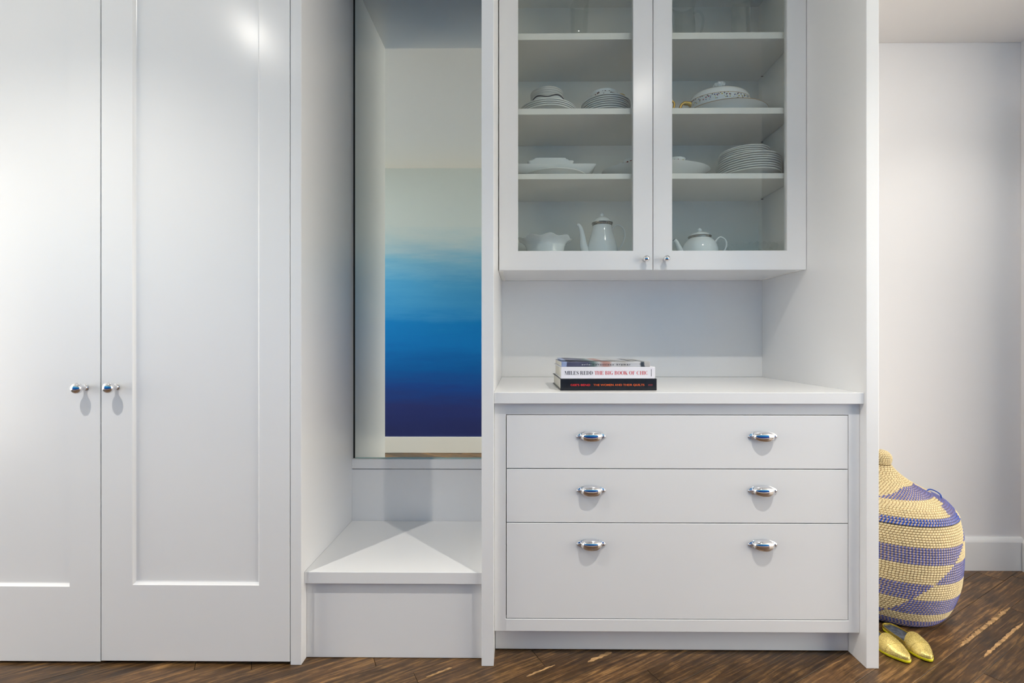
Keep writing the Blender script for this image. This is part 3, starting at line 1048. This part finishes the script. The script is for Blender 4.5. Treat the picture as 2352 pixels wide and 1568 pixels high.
def pot(name, label, loc, body, band, lid, spout, srad, handle, lip_r):
    t = thing(name, label, 'pot', loc)
    MB().lathe(body, 48).build('body', PORC, t, smooth=50)
    MB().lathe(band, 48).build('silver_band', SILVER, t, smooth=50)
    MB().lathe(lid, 48).build('lid', PORC, t, smooth=50)
    p = smooth_path(spout, 6)
    rr = []
    n = len(p)
    for i in range(n):
        q = i / (n - 1) * (len(srad) - 1)
        a = int(min(q, len(srad) - 2))
        rr.append(srad[a] + (srad[a + 1] - srad[a]) * (q - a))
    sp_ = MB().tube(p, rr, 14).build('spout', PORC, t, smooth=60)
    d = (p[-1] - p[-2]).normalized()
    MB().tube([p[-1] - d * 0.001, p[-1] + d * 0.0022], [lip_r, lip_r * 1.05], 14).build('silver_lip', SILVER, sp_, smooth=60)
    MB().tube(smooth_path(handle, 6), 0.0036, 10).build('handle', PORC, t, smooth=60)
    return t


pot('coffee_pot', 'tall white coffee pot with a silver band and slim curved spout', (0.3560, 0.480, S0),
    [(0, 0.003), (0.040, 0.003), (0.042, 0), (0.046, 0), (0.052, 0.010), (0.0625, 0.040), (0.0665, 0.072), (0.0645, 0.102), (0.0570, 0.134), (0.0465, 0.168), (0.0410, 0.190), (0.0405, 0.198)],
    [(0.0405, 0.1982), (0.0425, 0.2000), (0.0425, 0.2040), (0.0445, 0.2060), (0.0460, 0.2085), (0.0455, 0.2110), (0.040, 0.2115)],
    [(0.0440, 0.2112), (0.0430, 0.2150), (0.0350, 0.2230), (0.0330, 0.2260), (0.0240, 0.2330), (0.0090, 0.2370), (0.0060, 0.2400), (0.0085, 0.2450), (0.0085, 0.2490), (0.0045, 0.2550), (0, 0.2560)],
    [(-0.050, 0, 0.062), (-0.070, 0, 0.085), (-0.081, 0, 0.115), (-0.085, 0, 0.150), (-0.091, 0, 0.182), (-0.100, 0, 0.201), (-0.108, 0, 0.203)],
    [0.024, 0.0205, 0.0160, 0.0120, 0.0092, 0.0072, 0.0060],
    [(0.0420, 0, 0.172), (0.0440, 0, 0.186), (0.0640, 0, 0.203), (0.0880, 0, 0.192), (0.0985, 0, 0.162), (0.0900, 0, 0.126), (0.0700, 0, 0.092), (0.0620, 0, 0.080)], 0.0058)
pot('teapot', 'squat round white teapot with a silver band beside the glass bowl', (0.7780, 0.480, S0),
    [(0, 0.003), (0.045, 0.003), (0.047, 0), (0.051, 0), (0.056, 0.008), (0.071, 0.036), (0.0770, 0.068), (0.0755, 0.092), (0.0680, 0.118), (0.0540, 0.136), (0.0460, 0.1420)],
    [(0.0460, 0.1422), (0.0470, 0.1440), (0.0465, 0.1470), (0.0485, 0.1485), (0.0490, 0.1510), (0.0470, 0.1525), (0.043, 0.1525)],
    [(0.0460, 0.1523), (0.0440, 0.1560), (0.0345, 0.1630), (0.0200, 0.1690), (0.0080, 0.1710), (0.0060, 0.1735), (0.0090, 0.1780), (0.0080, 0.1830), (0.0040, 0.1870), (0, 0.1880)],
    [(-0.060, 0, 0.060), (-0.078, 0, 0.080), (-0.090, 0, 0.105), (-0.099, 0, 0.126), (-0.110, 0, 0.138)],
    [0.018, 0.0150, 0.0110, 0.0085, 0.0080],
    [(0.0660, 0, 0.112), (0.0680, 0, 0.128), (0.0860, 0, 0.148), (0.1080, 0, 0.140), (0.1160, 0, 0.118), (0.1060, 0, 0.090), (0.0800, 0, 0.066), (0.0700, 0, 0.060)], 0.0082)


def cut(r_, z, a):
    k = min(1.0, max(0.0, z / 0.03))
    s_ = abs(math.sin(12 * a + z * 60)) + 0.6 * abs(math.sin(12 * a - z * 60))
    return r_ * (1 + 0.030 * k * (s_ - 0.8)), z + (0.004 * math.cos(24 * a) if z > 0.10 else 0)


cg = MB().lathe([(0, 0.004), (0.045, 0.004), (0.048, 0), (0.052, 0), (0.060, 0.015), (0.078, 0.040), (0.088, 0.070), (0.094, 0.092), (0.099, 0.106), (0.100, 0.109), (0.096, 0.1085), (0.089, 0.090), (0.073, 0.045), (0.055, 0.018), (0, 0.010)], 144, fn=cut).build('cut_glass_bowl', [CRYSTAL], None, smooth=25, loc=(1.0080, 0.490, S0))
tag(cg, 'clear cut-glass bowl with a scalloped rim right of the teapot', 'bowl')

# top shelf: glassware
def square_vase():
    mb = MB()

    def sq(w, z, r_=0.006):
        pts = []
        for cx, cy, a0 in ((1, 1, 0), (-1, 1, 90), (-1, -1, 180), (1, -1, 270)):
            for k in range(4):
                a = R(a0 + 30 * k)
                pts.append((cx * (w / 2 - r_) + r_ * math.cos(a), cy * (w / 2 - r_) + r_ * math.sin(a), z))
        return pts
    rows = [sq(0.052, 0), sq(0.056, 0.003), sq(0.066, 0.21), sq(0.0655, 0.2115), sq(0.060, 0.2115), sq(0.050, 0.012), sq(0.030, 0.010)]
    mb.grid(rows, close_u=True)
    w = len(rows[0])
    mb.f += [tuple(range(w)), tuple(6 * w + k for k in range(w))]
    mb.m += [0, 0]
    return mb


tag(square_vase().build('glass_vase', [CRYSTAL], None, smooth=35, loc=(0.2550, 0.470, S1), rot=(0, 0, R(14))), 'square clear glass vase on the top shelf, left door', 'vase')
pi_ = thing('glass_pitcher', 'clear glass pitcher on the top shelf behind the right door', 'pitcher', (0.7120, 0.480, S1))


def lipf(r_, z, a):
    k = max(0.0, (z - 0.17) / 0.05)
    d = max(0.0, math.cos(a - PI)) ** 6
    return r_ * (1 + 0.35 * k * d), z


MB().lathe([(0, 0.004), (0.036, 0.004), (0.038, 0), (0.042, 0.002), (0.044, 0.010), (0.047, 0.06), (0.046, 0.11), (0.041, 0.15), (0.041, 0.18), (0.047, 0.215), (0.0455, 0.216), (0.039, 0.18), (0.043, 0.11), (0.043, 0.02), (0, 0.012)], 48, fn=lipf).build('body', [CRYSTAL], pi_, smooth=50)
MB().tube(smooth_path([(0.040, 0, 0.175), (0.062, 0, 0.185), (0.080, 0, 0.160), (0.078, 0, 0.115), (0.060, 0, 0.075), (0.045, 0, 0.065)], 6), 0.0055, 10).build('handle', [CRYSTAL], pi_, smooth=60)
cy = MB().lathe([(0, 0.004), (0.030, 0.004), (0.032, 0), (0.036, 0), (0.0375, 0.004), (0.0385, 0.235), (0.0375, 0.2365), (0.0362, 0.235), (0.0350, 0.014), (0, 0.012)], 40).build('glass_cylinder', [CRYSTAL], None, smooth=50, loc=(0.9500, 0.470, S1))
tag(cy, 'plain clear glass cylinder vase at the right of the top shelf', 'vase')


# ------------------------------------------------------------------ lettering
def text_mesh(body, size, m, width=None, spacing=1.0, thick=0.0):
    cd = bpy.data.curves.new('lettering', 'FONT')
    cd.body = body
    cd.size = size
    cd.space_character = spacing
    cd.extrude = 0.00025
    cd.offset = thick
    o = bpy.data.objects.new('lettering', cd)
    COL.objects.link(o)
    dg = bpy.context.evaluated_depsgraph_get()
    me = bpy.data.meshes.new_from_object(o.evaluated_get(dg))
    bpy.data.objects.remove(o)
    bpy.data.curves.remove(cd)
    xs = [v.co.x for v in me.vertices]
    a, b_ = min(xs), max(xs)
    sc = 1.0 if width is None else width / (b_ - a)
    for v in me.vertices:
        v.co.x = (v.co.x - a) * sc
    me.materials.clear()
    me.materials.append(m)
    return me


def didone(text, h, width, m):
    """high-contrast serif capitals: thick stems, hairline serifs"""
    mb = MB()
    T, S = 0.17, 0.035      # stem, hairline

    def rect(x0, y0, x1, y1):
        n = len(mb.v)
        mb.v += [(x0, y0, 0), (x1, y0, 0), (x1, y1, 0), (x0, y1, 0)]
        mb.f.append((n, n + 1, n + 2, n + 3))
        mb.m.append(0)

    def quad(p):
        n = len(mb.v)
        mb.v += [(x, y, 0) for x, y in p]
        mb.f.append(tuple(n + i for i in range(len(p))))
        mb.m.append(0)

    def stem(x, t=T, y0=0, y1=1):
        rect(x, y0, x + t, y1)
        if y0 == 0:
            rect(x - 0.07, 0, x + t + 0.07, S)
        if y1 == 1:
            rect(x - 0.07, 1 - S, x + t + 0.07, 1)

    def arc(cx, cy, rx, ry, a0, a1, t=T, n=16):
        rows = []
        for k in range(n + 1):
            a = R(a0 + (a1 - a0) * k / n)
            c_, s_ = math.cos(a), math.sin(a)
            rows.append([(cx + rx * c_, cy + ry * s_, 0), (cx + (rx - t) * c_, cy + (ry - S) * s_, 0)])
        mb.grid(rows)

    def glyph(ch, x):
        if ch == 'I':
            stem(x + 0.09)
            return 0.40
        if ch == 'L':
            stem(x + 0.09)
            rect(x + 0.2, 0, x + 0.62, S)
            quad([(x + 0.62, 0), (x + 0.62, 0.30), (x + 0.585, 0.30), (x + 0.50, S)])
            return 0.68
        if ch in 'EF':
            stem(x + 0.09)
            rect(x + 0.2, 1 - S, x + 0.60, 1)
            quad([(x + 0.60, 1), (x + 0.60, 0.72), (x + 0.57, 0.72), (x + 0.50, 1 - S)])
            rect(x + 0.2, 0.5, x + 0.46, 0.5 + S)
            rect(x + 0.44, 0.40, x + 0.475, 0.63)
            if ch == 'E':
                rect(x + 0.2, 0, x + 0.63, S)
                quad([(x + 0.63, 0), (x + 0.63, 0.28), (x + 0.60, 0.28), (x + 0.52, S)])
            return 0.70 if ch == 'E' else 0.66
        if ch == 'T':
            stem(x + 0.27, y0=0, y1=1)
            rect(x + 0.02, 1 - S, x + 0.69, 1)
            quad([(x + 0.02, 1), (x + 0.02, 0.70), (x + 0.05, 0.70), (x + 0.12, 1 - S)])
            quad([(x + 0.69, 1), (x + 0.69, 0.70), (x + 0.66, 0.70), (x + 0.59, 1 - S)])
            return 0.72
        if ch == 'H':
            stem(x + 0.09)
            stem(x + 0.58)
            rect(x + 0.2, 0.5, x + 0.6, 0.5 + S)
            return 0.86
        if ch == 'M':
            rect(x + 0.10, 0, x + 0.10 + S, 1)
            rect(x, 0, x + 0.22, S)
            stem(x + 0.74)
            quad([(x + 0.02, 1), (x + 0.24, 1), (x + 0.53, 0.02), (x + 0.47, 0.0)])
            quad([(x + 0.47, 0.0), (x + 0.52, 0.0), (x + 0.80, 1), (x + 0.75, 1)])
            return 1.02
        if ch in 'DB':
            stem(x + 0.09)
            if ch == 'D':
                arc(x + 0.30, 0.5, 0.44, 0.5, -90, 90)
                rect(x + 0.2, 0, x + 0.31, S)
                rect(x + 0.2, 1 - S, x + 0.31, 1)
                return 0.80
            arc(x + 0.32, 0.76, 0.30, 0.24, -90, 90, 0.15)
            arc(x + 0.32, 0.26, 0.34, 0.26, -90, 90, 0.16)
            for y in (0, 0.495, 1 - S):
                rect(x + 0.2, y, x + 0.33, y + S)
            return 0.72
        if ch == 'R':
            stem(x + 0.09)
            arc(x + 0.32, 0.75, 0.31, 0.25, -90, 90, 0.15)
            for y in (0.5, 1 - S):
                rect(x + 0.2, y, x + 0.33, y + S)
            quad([(x + 0.36, 0.52), (x + 0.50, 0.50), (x + 0.72, 0.0), (x + 0.54, 0.0)])
            rect(x + 0.54, 0, x + 0.80, S)
            return 0.80
        if ch == 'K':
            stem(x + 0.09)
            quad([(x + 0.24, 0.38), (x + 0.27, 0.34), (x + 0.66, 0.98), (x + 0.62, 1.0)])
            quad([(x + 0.34, 0.52), (x + 0.47, 0.66), (x + 0.76, 0.0), (x + 0.57, 0.0)])
            rect(x + 0.50, 0, x + 0.84, S)
            rect(x + 0.52, 1 - S, x + 0.76, 1)
            return 0.84
        if ch == 'O':
            arc(x + 0.41, 0.5, 0.39, 0.515, 0, 360, n=30)
            return 0.83
        if ch in 'CG':
            arc(x + 0.41, 0.5, 0.39, 0.515, 62, 298, n=24)
            quad([(x + 0.64, 0.98), (x + 0.67, 0.98), (x + 0.67, 0.68), (x + 0.64, 0.68)])
            if ch == 'G':
                rect(x + 0.52, 0.02, x + 0.67, 0.42)
                rect(x + 0.44, 0.42 - S, x + 0.76, 0.42)
            else:
                quad([(x + 0.62, 0.06), (x + 0.66, 0.03), (x + 0.70, 0.30), (x + 0.66, 0.30)])
            return 0.80
        if ch == 'S':
            pts = smooth_path([(x + 0.50, 0.80, 0), (x + 0.40, 0.95, 0), (x + 0.22, 0.95, 0), (x + 0.11, 0.78, 0), (x + 0.26, 0.58, 0), (x + 0.42, 0.42, 0), (x + 0.52, 0.23, 0), (x + 0.40, 0.05, 0), (x + 0.20, 0.05, 0), (x + 0.07, 0.24, 0)], 4)
            n = len(pts)
            rows = []
            for i, p in enumerate(pts):
                d = (pts[min(i + 1, n - 1)] - pts[max(0, i - 1)]).normalized()
                q = Vector((-d.y, d.x, 0))
                w = 0.018 + 0.085 * max(0, 1 - abs(i / (n - 1) - 0.5) * 3.2)
                rows.append([p + q * w, p - q * w])
            mb.grid(rows)
            rect(x + 0.50, 0.72, x + 0.53, 0.98)
            rect(x + 0.04, 0.02, x + 0.07, 0.30)
            return 0.60
        return 0.34
    x = 0.0
    for ch in text:
        x += glyph(ch, x) + 0.0
    xs = [p[0] for p in mb.v]
    a, b_ = min(xs), max(xs)
    mb.v = [((p[0] - a) * width / (b_ - a), p[1] * h, p[2]) for p in mb.v]
    me = bpy.data.meshes.new('title')
    me.from_pydata(mb.v, [], mb.f)
    me.materials.append(m)
    return me


# ------------------------------------------------------------------ books on the worktop
def book(name, label, loc, rz, L, D, H, cover, spine, ct=0.003, hard=True):
    """spine along x at y=0 (faces the camera), depth D towards +y, resting on z=0"""
    t = thing(name, label, 'book', loc, rz, 'books stacked on the worktop')
    ov = 0.004 if hard else 0.0
    bx('cover', 0, L, 0.004, D, 0, ct, cover, t, 0.0006)
    bx('cover', 0, L, 0.004, D, H - ct, H, cover, t, 0.0006)
    bx('spine', 0, L, 0.0, 0.004, 0, H, spine, t, 0.0014)
    mb = MB()
    n = 14
    zz = [ct + (H - 2 * ct) * k / n for k in range(n + 1)]
    mb.box(ov, L - ov, 0.0042, D - ov, ct + 0.0002, H - ct - 0.0002)
    mb.build('page_block', PAGES, t)
    return t


WT = 0.9024
brz = R(1.6)
b1 = book('hardcover_book', 'thick black hardcover with orange and red spine lettering, bottom of the stack', (0.1380, 0.0630, WT), brz, 0.3330, 0.262, 0.0402, BLACKC, BLACKC)
put('spine_title', text_mesh("GEE'S BEND", 0.0092, INKS, 0.0680, 1.02, 0.00008), b1, (0.0345, -0.0003, 0.0158), (R(90), 0, 0))
put('spine_title', text_mesh('THE WOMEN AND THEIR QUILTS', 0.0092, INKO, 0.1760, 1.02, 0.00008), b1, (0.1135, -0.0003, 0.0158), (R(90), 0, 0))
mk = MB()
for k in range(3):
    mk.box(0.3035 + 0.0052 * k, 0.3074 + 0.0052 * k, -0.0003, 0.0004, 0.0160, 0.0212)
mk.build('publisher_mark', INKD, b1)

b2 = book('hardcover_book', 'thick white hardcover with a black and red serif title, middle of the stack', (0.1400, 0.0625, WT + 0.0406), R(1.2), 0.3240, 0.240, 0.0402, WHITEC, WHITEC)
put('spine_title', didone('MILES REDD', 0.0128, 0.0965, INKB), b2, (0.0125, -0.0003, 0.0135), (R(90), 0, 0))
put('spine_title', didone('THE BIG BOOK OF CHIC', 0.0128, 0.1840, INKR), b2, (0.1150, -0.0003, 0.0135), (R(90), 0, 0))
put('publisher_mark', text_mesh('ASSOULINE', 0.0034, INKB, 0.0245), b2, (0.3120, -0.0003, 0.0075), (R(90), R(-90), 0))

b3 = book('paperback_book', 'thin paperback with a photographic spine, top of the stack', (0.1420, 0.0690, WT + 0.0812), R(0.8), 0.3060, 0.225, 0.0170, SPINEP, SPINEP, 0.0008, False)
put('spine_title', text_mesh('ovilo:', 0.0085, INKW, 0.0330, 1.3), b3, (0.0700, -0.0003, 0.0050), (R(90), 0, 0))
put('spine_title', text_mesh('sebastiaan bremer', 0.0085, INKB, 0.1280, 1.5), b3, (0.1100, -0.0003, 0.0050), (R(90), 0, 0))
# its top cover lifts and curls a little
rows = []
for i in range(25):
    x = 0.004 + 0.262 * i / 24
    lift = 0.0012 + 0.0034 * math.sin(PI * (0.5 + 0.5 * i / 24)) * (1 - i / 24) + 0.0009 * math.sin(i * 0.55)
    rows.append([(x, 0.04 + 0.17 * j / 8, 0.0172 + lift * (0.4 + 0.6 * j / 8)) for j in range(9)])
mb = MB().grid(rows)
mb.grid([[(p[0], p[1], p[2] + 0.0008) for p in r_] for r_ in rows], flip=True)
mb.build('curled_cover', SPINEP, b3, smooth=60)


# ------------------------------------------------------------------ basket
def coil_rows(mb, prof, colour, pitch=0.0104, cr=0.0047, slant=0.55):
    """stacked coils bound with slanted stitches. prof: (r, z, normal angle) per coil"""
    for ri, (rr, z, na) in enumerate(prof):
        N = max(14, int(round(2 * PI * rr / pitch)))
        nc = N * 4
        rows = []
        na_c, na_s = math.cos(na), math.sin(na)
        for k in range(5):
            ph = R(-92 + 184 * k / 4)
            row = []
            for j in range(nc):
                lift = 0.0 if j % 4 in (0, 3) else 0.0011
                a = 2 * PI * (j + slant * 4 * (k / 4 - 0.5) + (ri % 2) * 0.4) / nc
                cc = (cr + lift) * math.cos(ph)
                ss = cr * 1.02 * math.sin(ph)
                dr = cc * na_c - ss * na_s
                dz = cc * na_s + ss * na_c
                row.append(((rr + dr) * math.cos(a), (rr + dr) * math.sin(a), z + dz))
            rows.append(row)

        def pick(i, j, ri=ri, nc=nc):
            a = math.degrees(2 * PI * (j + 0.5) / nc)
            blue = colour(ri, a)
            if j % 4 == 3 or (blue and j % 4 == 2):
                return 2 if not blue else 3
            return {0: 0, 1: 1, 2: 4}[blue]
        mb.grid(rows, mi=pick, close_u=True)


def resample(pts, step):
    P = smooth_path([(r_, 0, z) for r_, z in pts], 14)
    out = []
    acc = step / 2
    for a, b_ in zip(P[:-1], P[1:]):
        d = (b_ - a).length
        while acc <= d:
            q = a + (b_ - a) * (acc / d)
            t = (b_ - a).normalized()
            out.append((q.x, q.z, math.atan2(-t.x, t.z)))
            acc += step
        acc -= d
    return out


BX, BY = 1.4860, 0.3900
bk = thing('lidded_basket', 'coiled straw basket with blue zigzag bands and a pointed lid', 'basket', (BX, BY, 0.0))
FACE = math.degrees(math.atan2(-1.5 - BY, 0 - BX))     # towards the viewer


def rel(a):
    """angle round the basket from its near side, positive to the right of the picture"""
    return (a - FACE + 180) % 360 - 180


body_prof = resample([(0.168, 0.004), (0.191, 0.022), (0.215, 0.070), (0.234, 0.140), (0.2415, 0.215), (0.2435, 0.285), (0.2410, 0.345), (0.2310, 0.398)], 0.0088)
NB = len(body_prof)


def body_col(ri, a):
    row = NB - 1 - ri              # counted from the rim
    ph = rel(a)
    if row >= NB - 6:
        return 1
    band = int(row / 7.4)
    d = 92 - 2.4 * row
    seg = math.floor((ph - d) / 110.0)
    flip = (seg % 2 == 0)
    return 1 if (band % 2 == 1) != flip else 0


bmb = MB()
coil_rows(bmb, body_prof, body_col)
TM = [CREAMT, BLUET, STRAW, MAUVE, BRIGHTB]
bo = bmb.build('basket_body', TM, bk, smooth=50)
MB().lathe([(0, 0.002), (0.172, 0.002), (0.190, 0.022), (0.211, 0.070), (0.228, 0.140), (0.2355, 0.215), (0.2375, 0.285), (0.2350, 0.345), (0.2260, 0.396), (0.2210, 0.396), (0.2295, 0.345), (0.231, 0.215), (0.205, 0.07), (0, 0.01)], 64).build('inner_lining', STRAW, bk, smooth=50)

lid_prof = resample([(0.2330, 0.3995), (0.2255, 0.4150), (0.2000, 0.4460), (0.1700, 0.4620), (0.1300, 0.4820), (0.0900, 0.5060), (0.0600, 0.5300), (0.0400, 0.5520), (0.0300, 0.5680)], 0.0086)
NLd = len(lid_prof)


def lid_col(ri, a):
    ph = rel(a)
    ri = ri * 2 / 3
    if ri < 2:
        return 2 if ph < 84 and ph > -150 else 0
    if ri < 5:
        return 1 if ph > 64 or ph < -100 else 0
    if ri < 8:
        return 1 if ph > 84 - 3 * (8 - ri) and ph < 160 else 0
    if ri < 13:
        return 1 if -4 + (ri - 8) * 9 < ph < 96 or ph < -130 else 0
    return 0


lmb = MB()
coil_rows(lmb, lid_prof, lid_col, cr=0.0046)
lid = lmb.build('basket_lid', TM, bk, smooth=50)
knob_prof = resample([(0.0300, 0.5690), (0.0345, 0.5840), (0.0335, 0.6000), (0.0250, 0.6130), (0.0120, 0.6190), (0.004, 0.6200)], 0.0068)
kmb = MB()
coil_rows(kmb, knob_prof, lambda ri, a: 0, pitch=0.0078, cr=0.0036)
kmb.build('lid_knob', TM, lid, smooth=50)
MB().lathe([(0.226, 0.4040), (0.196, 0.440), (0.128, 0.476), (0.056, 0.526), (0.028, 0.560), (0.031, 0.585), (0.030, 0.600), (0.020, 0.612), (0, 0.617)], 48).build('lid_lining', STRAW, lid, smooth=50)


def around(ph, r_, z):
    a = R(FACE + ph)
    return (r_ * math.cos(a), r_ * math.sin(a), z)


MB().tube(smooth_path([around(97, 0.142, 0.468), around(100, 0.152, 0.483), around(100, 0.168, 0.482), around(97, 0.184, 0.472), around(95, 0.188, 0.452)], 6), 0.0023, 8).build('cord_loop', BRIGHTB, bk, smooth=60)


# ------------------------------------------------------------------ slippers
def slipper(label, x, y, rz, flipx):
    t = thing('slipper', label, 'slipper', (x, y, 0.0), rz, 'gold slippers')
    L = 0.182

    def half(tq):
        """half widths (left, right) along heel 0 .. toe 1"""
        base = [(0.0, 0.006), (0.03, 0.018), (0.10, 0.0265), (0.25, 0.029), (0.42, 0.031), (0.58, 0.0365), (0.70, 0.0385), (0.80, 0.0345), (0.88, 0.0265), (0.94, 0.0180), (0.975, 0.0115), (1.0, 0.0040)]
        for (a, w), (b_, w2) in zip(base[:-1], base[1:]):
            if a <= tq <= b_:
                q = (tq - a) / (b_ - a)
                q = q * q * (3 - 2 * q) * 0.4 + q * 0.6
                return w + (w2 - w) * q
        return base[-1][1]

    def mid(tq):
        return flipx * (0.007 * math.sin(PI * min(1, tq * 1.1)) - 0.010 * max(0, tq - 0.55) ** 1.4)

    def yy(tq):
        return L / 2 - L * tq        # heel at +y, toe at -y

    n = 40
    ts = [i / n for i in range(n + 1)]
    # sole
    mb = MB()

    def outline(z, grow):
        left = [(mid(q) - half(q) - grow, yy(q) - (grow if q == 1 else (-grow if q == 0 else 0)), z + 0.006 * max(0, q - 0.82)) for q in ts]
        right = [(mid(q) + half(q) + grow, yy(q) - (grow if q == 1 else (-grow if q == 0 else 0)), z + 0.006 * max(0, q - 0.82)) for q in ts]
        return left + right[::-1]
    rows = [outline(0.0008, -0.003), outline(0.0022, 0.0004), outline(0.0060, 0.0016), outline(0.0088, 0.0014), outline(0.0105, 0.0002)]
    mb.grid(rows, close_u=True)
    w = len(rows[0])
    for base in (0, 4 * w):
        for i in range(n):
            mb.f.append((base + i, base + i + 1, base + w - 2 - i, base + w - 1 - i))
            mb.m.append(0)
    mb.build('sole', YELLOW, t, smooth=40)
    # insole
    rows = []
    for q in [0.02 + 0.66 * i / 24 for i in range(25)]:
        hw = half(q) - 0.001
        rows.append([(mid(q) + hw * k / 4, yy(q), 0.0128 + 0.0014 * (k / 4) ** 2) for k in range(-4, 5)])
    MB().grid(rows).build('insole', INSOLE, t, smooth=60)
    # quarter: low wall round the heel
    tw = 0.64
    path = [(q, -1) for q in [tw - tw * i / 22 for i in range(23)]] + [(q, 1) for q in [tw * i / 22 for i in range(23)]]

    def rim_h(q):
        return 0.0170 + 0.0080 * min(1, max(0, (q - 0.35) / 0.28)) + 0.001 * (1 - min(1, q / 0.15))
    lo, hi, hi2 = [], [], []
    for q, s_ in path:
        hw = half(q)
        lo.append((mid(q) + s_ * (hw + 0.0008), yy(q) + (0.0008 if q < 0.02 else 0), 0.0100))
        hi.append((mid(q) + s_ * (hw + 0.0002), yy(q), rim_h(q)))
        hi2.append((mid(q) + s_ * (hw - 0.0016), yy(q) - (0.001 if q < 0.02 else 0), 0.0112))
    MB().grid([lo, hi]).grid([hi, hi2]).build('quarter', GLITTER, t, smooth=60)
    MB().tube(hi, 0.0019, 8).build('gold_piping', RIM, t, smooth=60)

    # vamp: domed upper from the throat to the toe
    def vh(q):
        pts = [(0.44, 0.0500), (0.54, 0.0500), (0.64, 0.0465), (0.75, 0.0395), (0.86, 0.0305), (0.95, 0.0245), (1.0, 0.0200)]
        for (a, w_), (b_, w2) in zip(pts[:-1], pts[1:]):
            if a <= q <= b_:
                return w_ + (w2 - w_) * (q - a) / (b_ - a)
        return pts[0][1] if q < 0.44 else pts[-1][1]

    def vamp(t0, t1, off, m, name, sides=0.07):
        rows_ = []
        for i in range(23):
            row = []
            for k in range(21):
                th = PI * k / 20
                c_ = -math.cos(th)
                start = t0 + sides * abs(c_) ** 2
                q = start + (t1 - start) * i / 22
                hw = half(q) + 0.0004 + off
                hh = vh(q) + off
                s_ = math.sin(th) ** 0.8
                row.append((mid(q) + hw * (c_ if abs(c_) < 0.999 else c_), yy(q) - (off if q > 0.99 else 0), 0.0098 + 0.006 * max(0, q - 0.82) + (hh - 0.0098) * s_))
            rows_.append(row)
        mb_ = MB().grid(rows_)
        # close the blunt toe
        mb_.f.append(tuple(len(mb_.v) - 21 + k for k in range(21)))
        mb_.m.append(0)
        o = mb_.build(name, m, t, smooth=60)
        return o, rows_[0]
    up, edge = vamp(0.55, 1.0, 0.0, GLITTER, 'upper')
    strap, e2 = vamp(0.542, 0.76, 0.0013, GLITTER, 'tongue_strap')
    MB().tube(edge, 0.0011, 6).build('throat_binding', RIM, t, smooth=60)
    return t


slipper('gold glitter slipper with a yellow sole, nearer the end panel', 1.2830, 0.1130, R(2.5), -1)
slipper('gold glitter slipper with a yellow sole, right one beside the basket', 1.3690, 0.1200, R(2.5), 1)
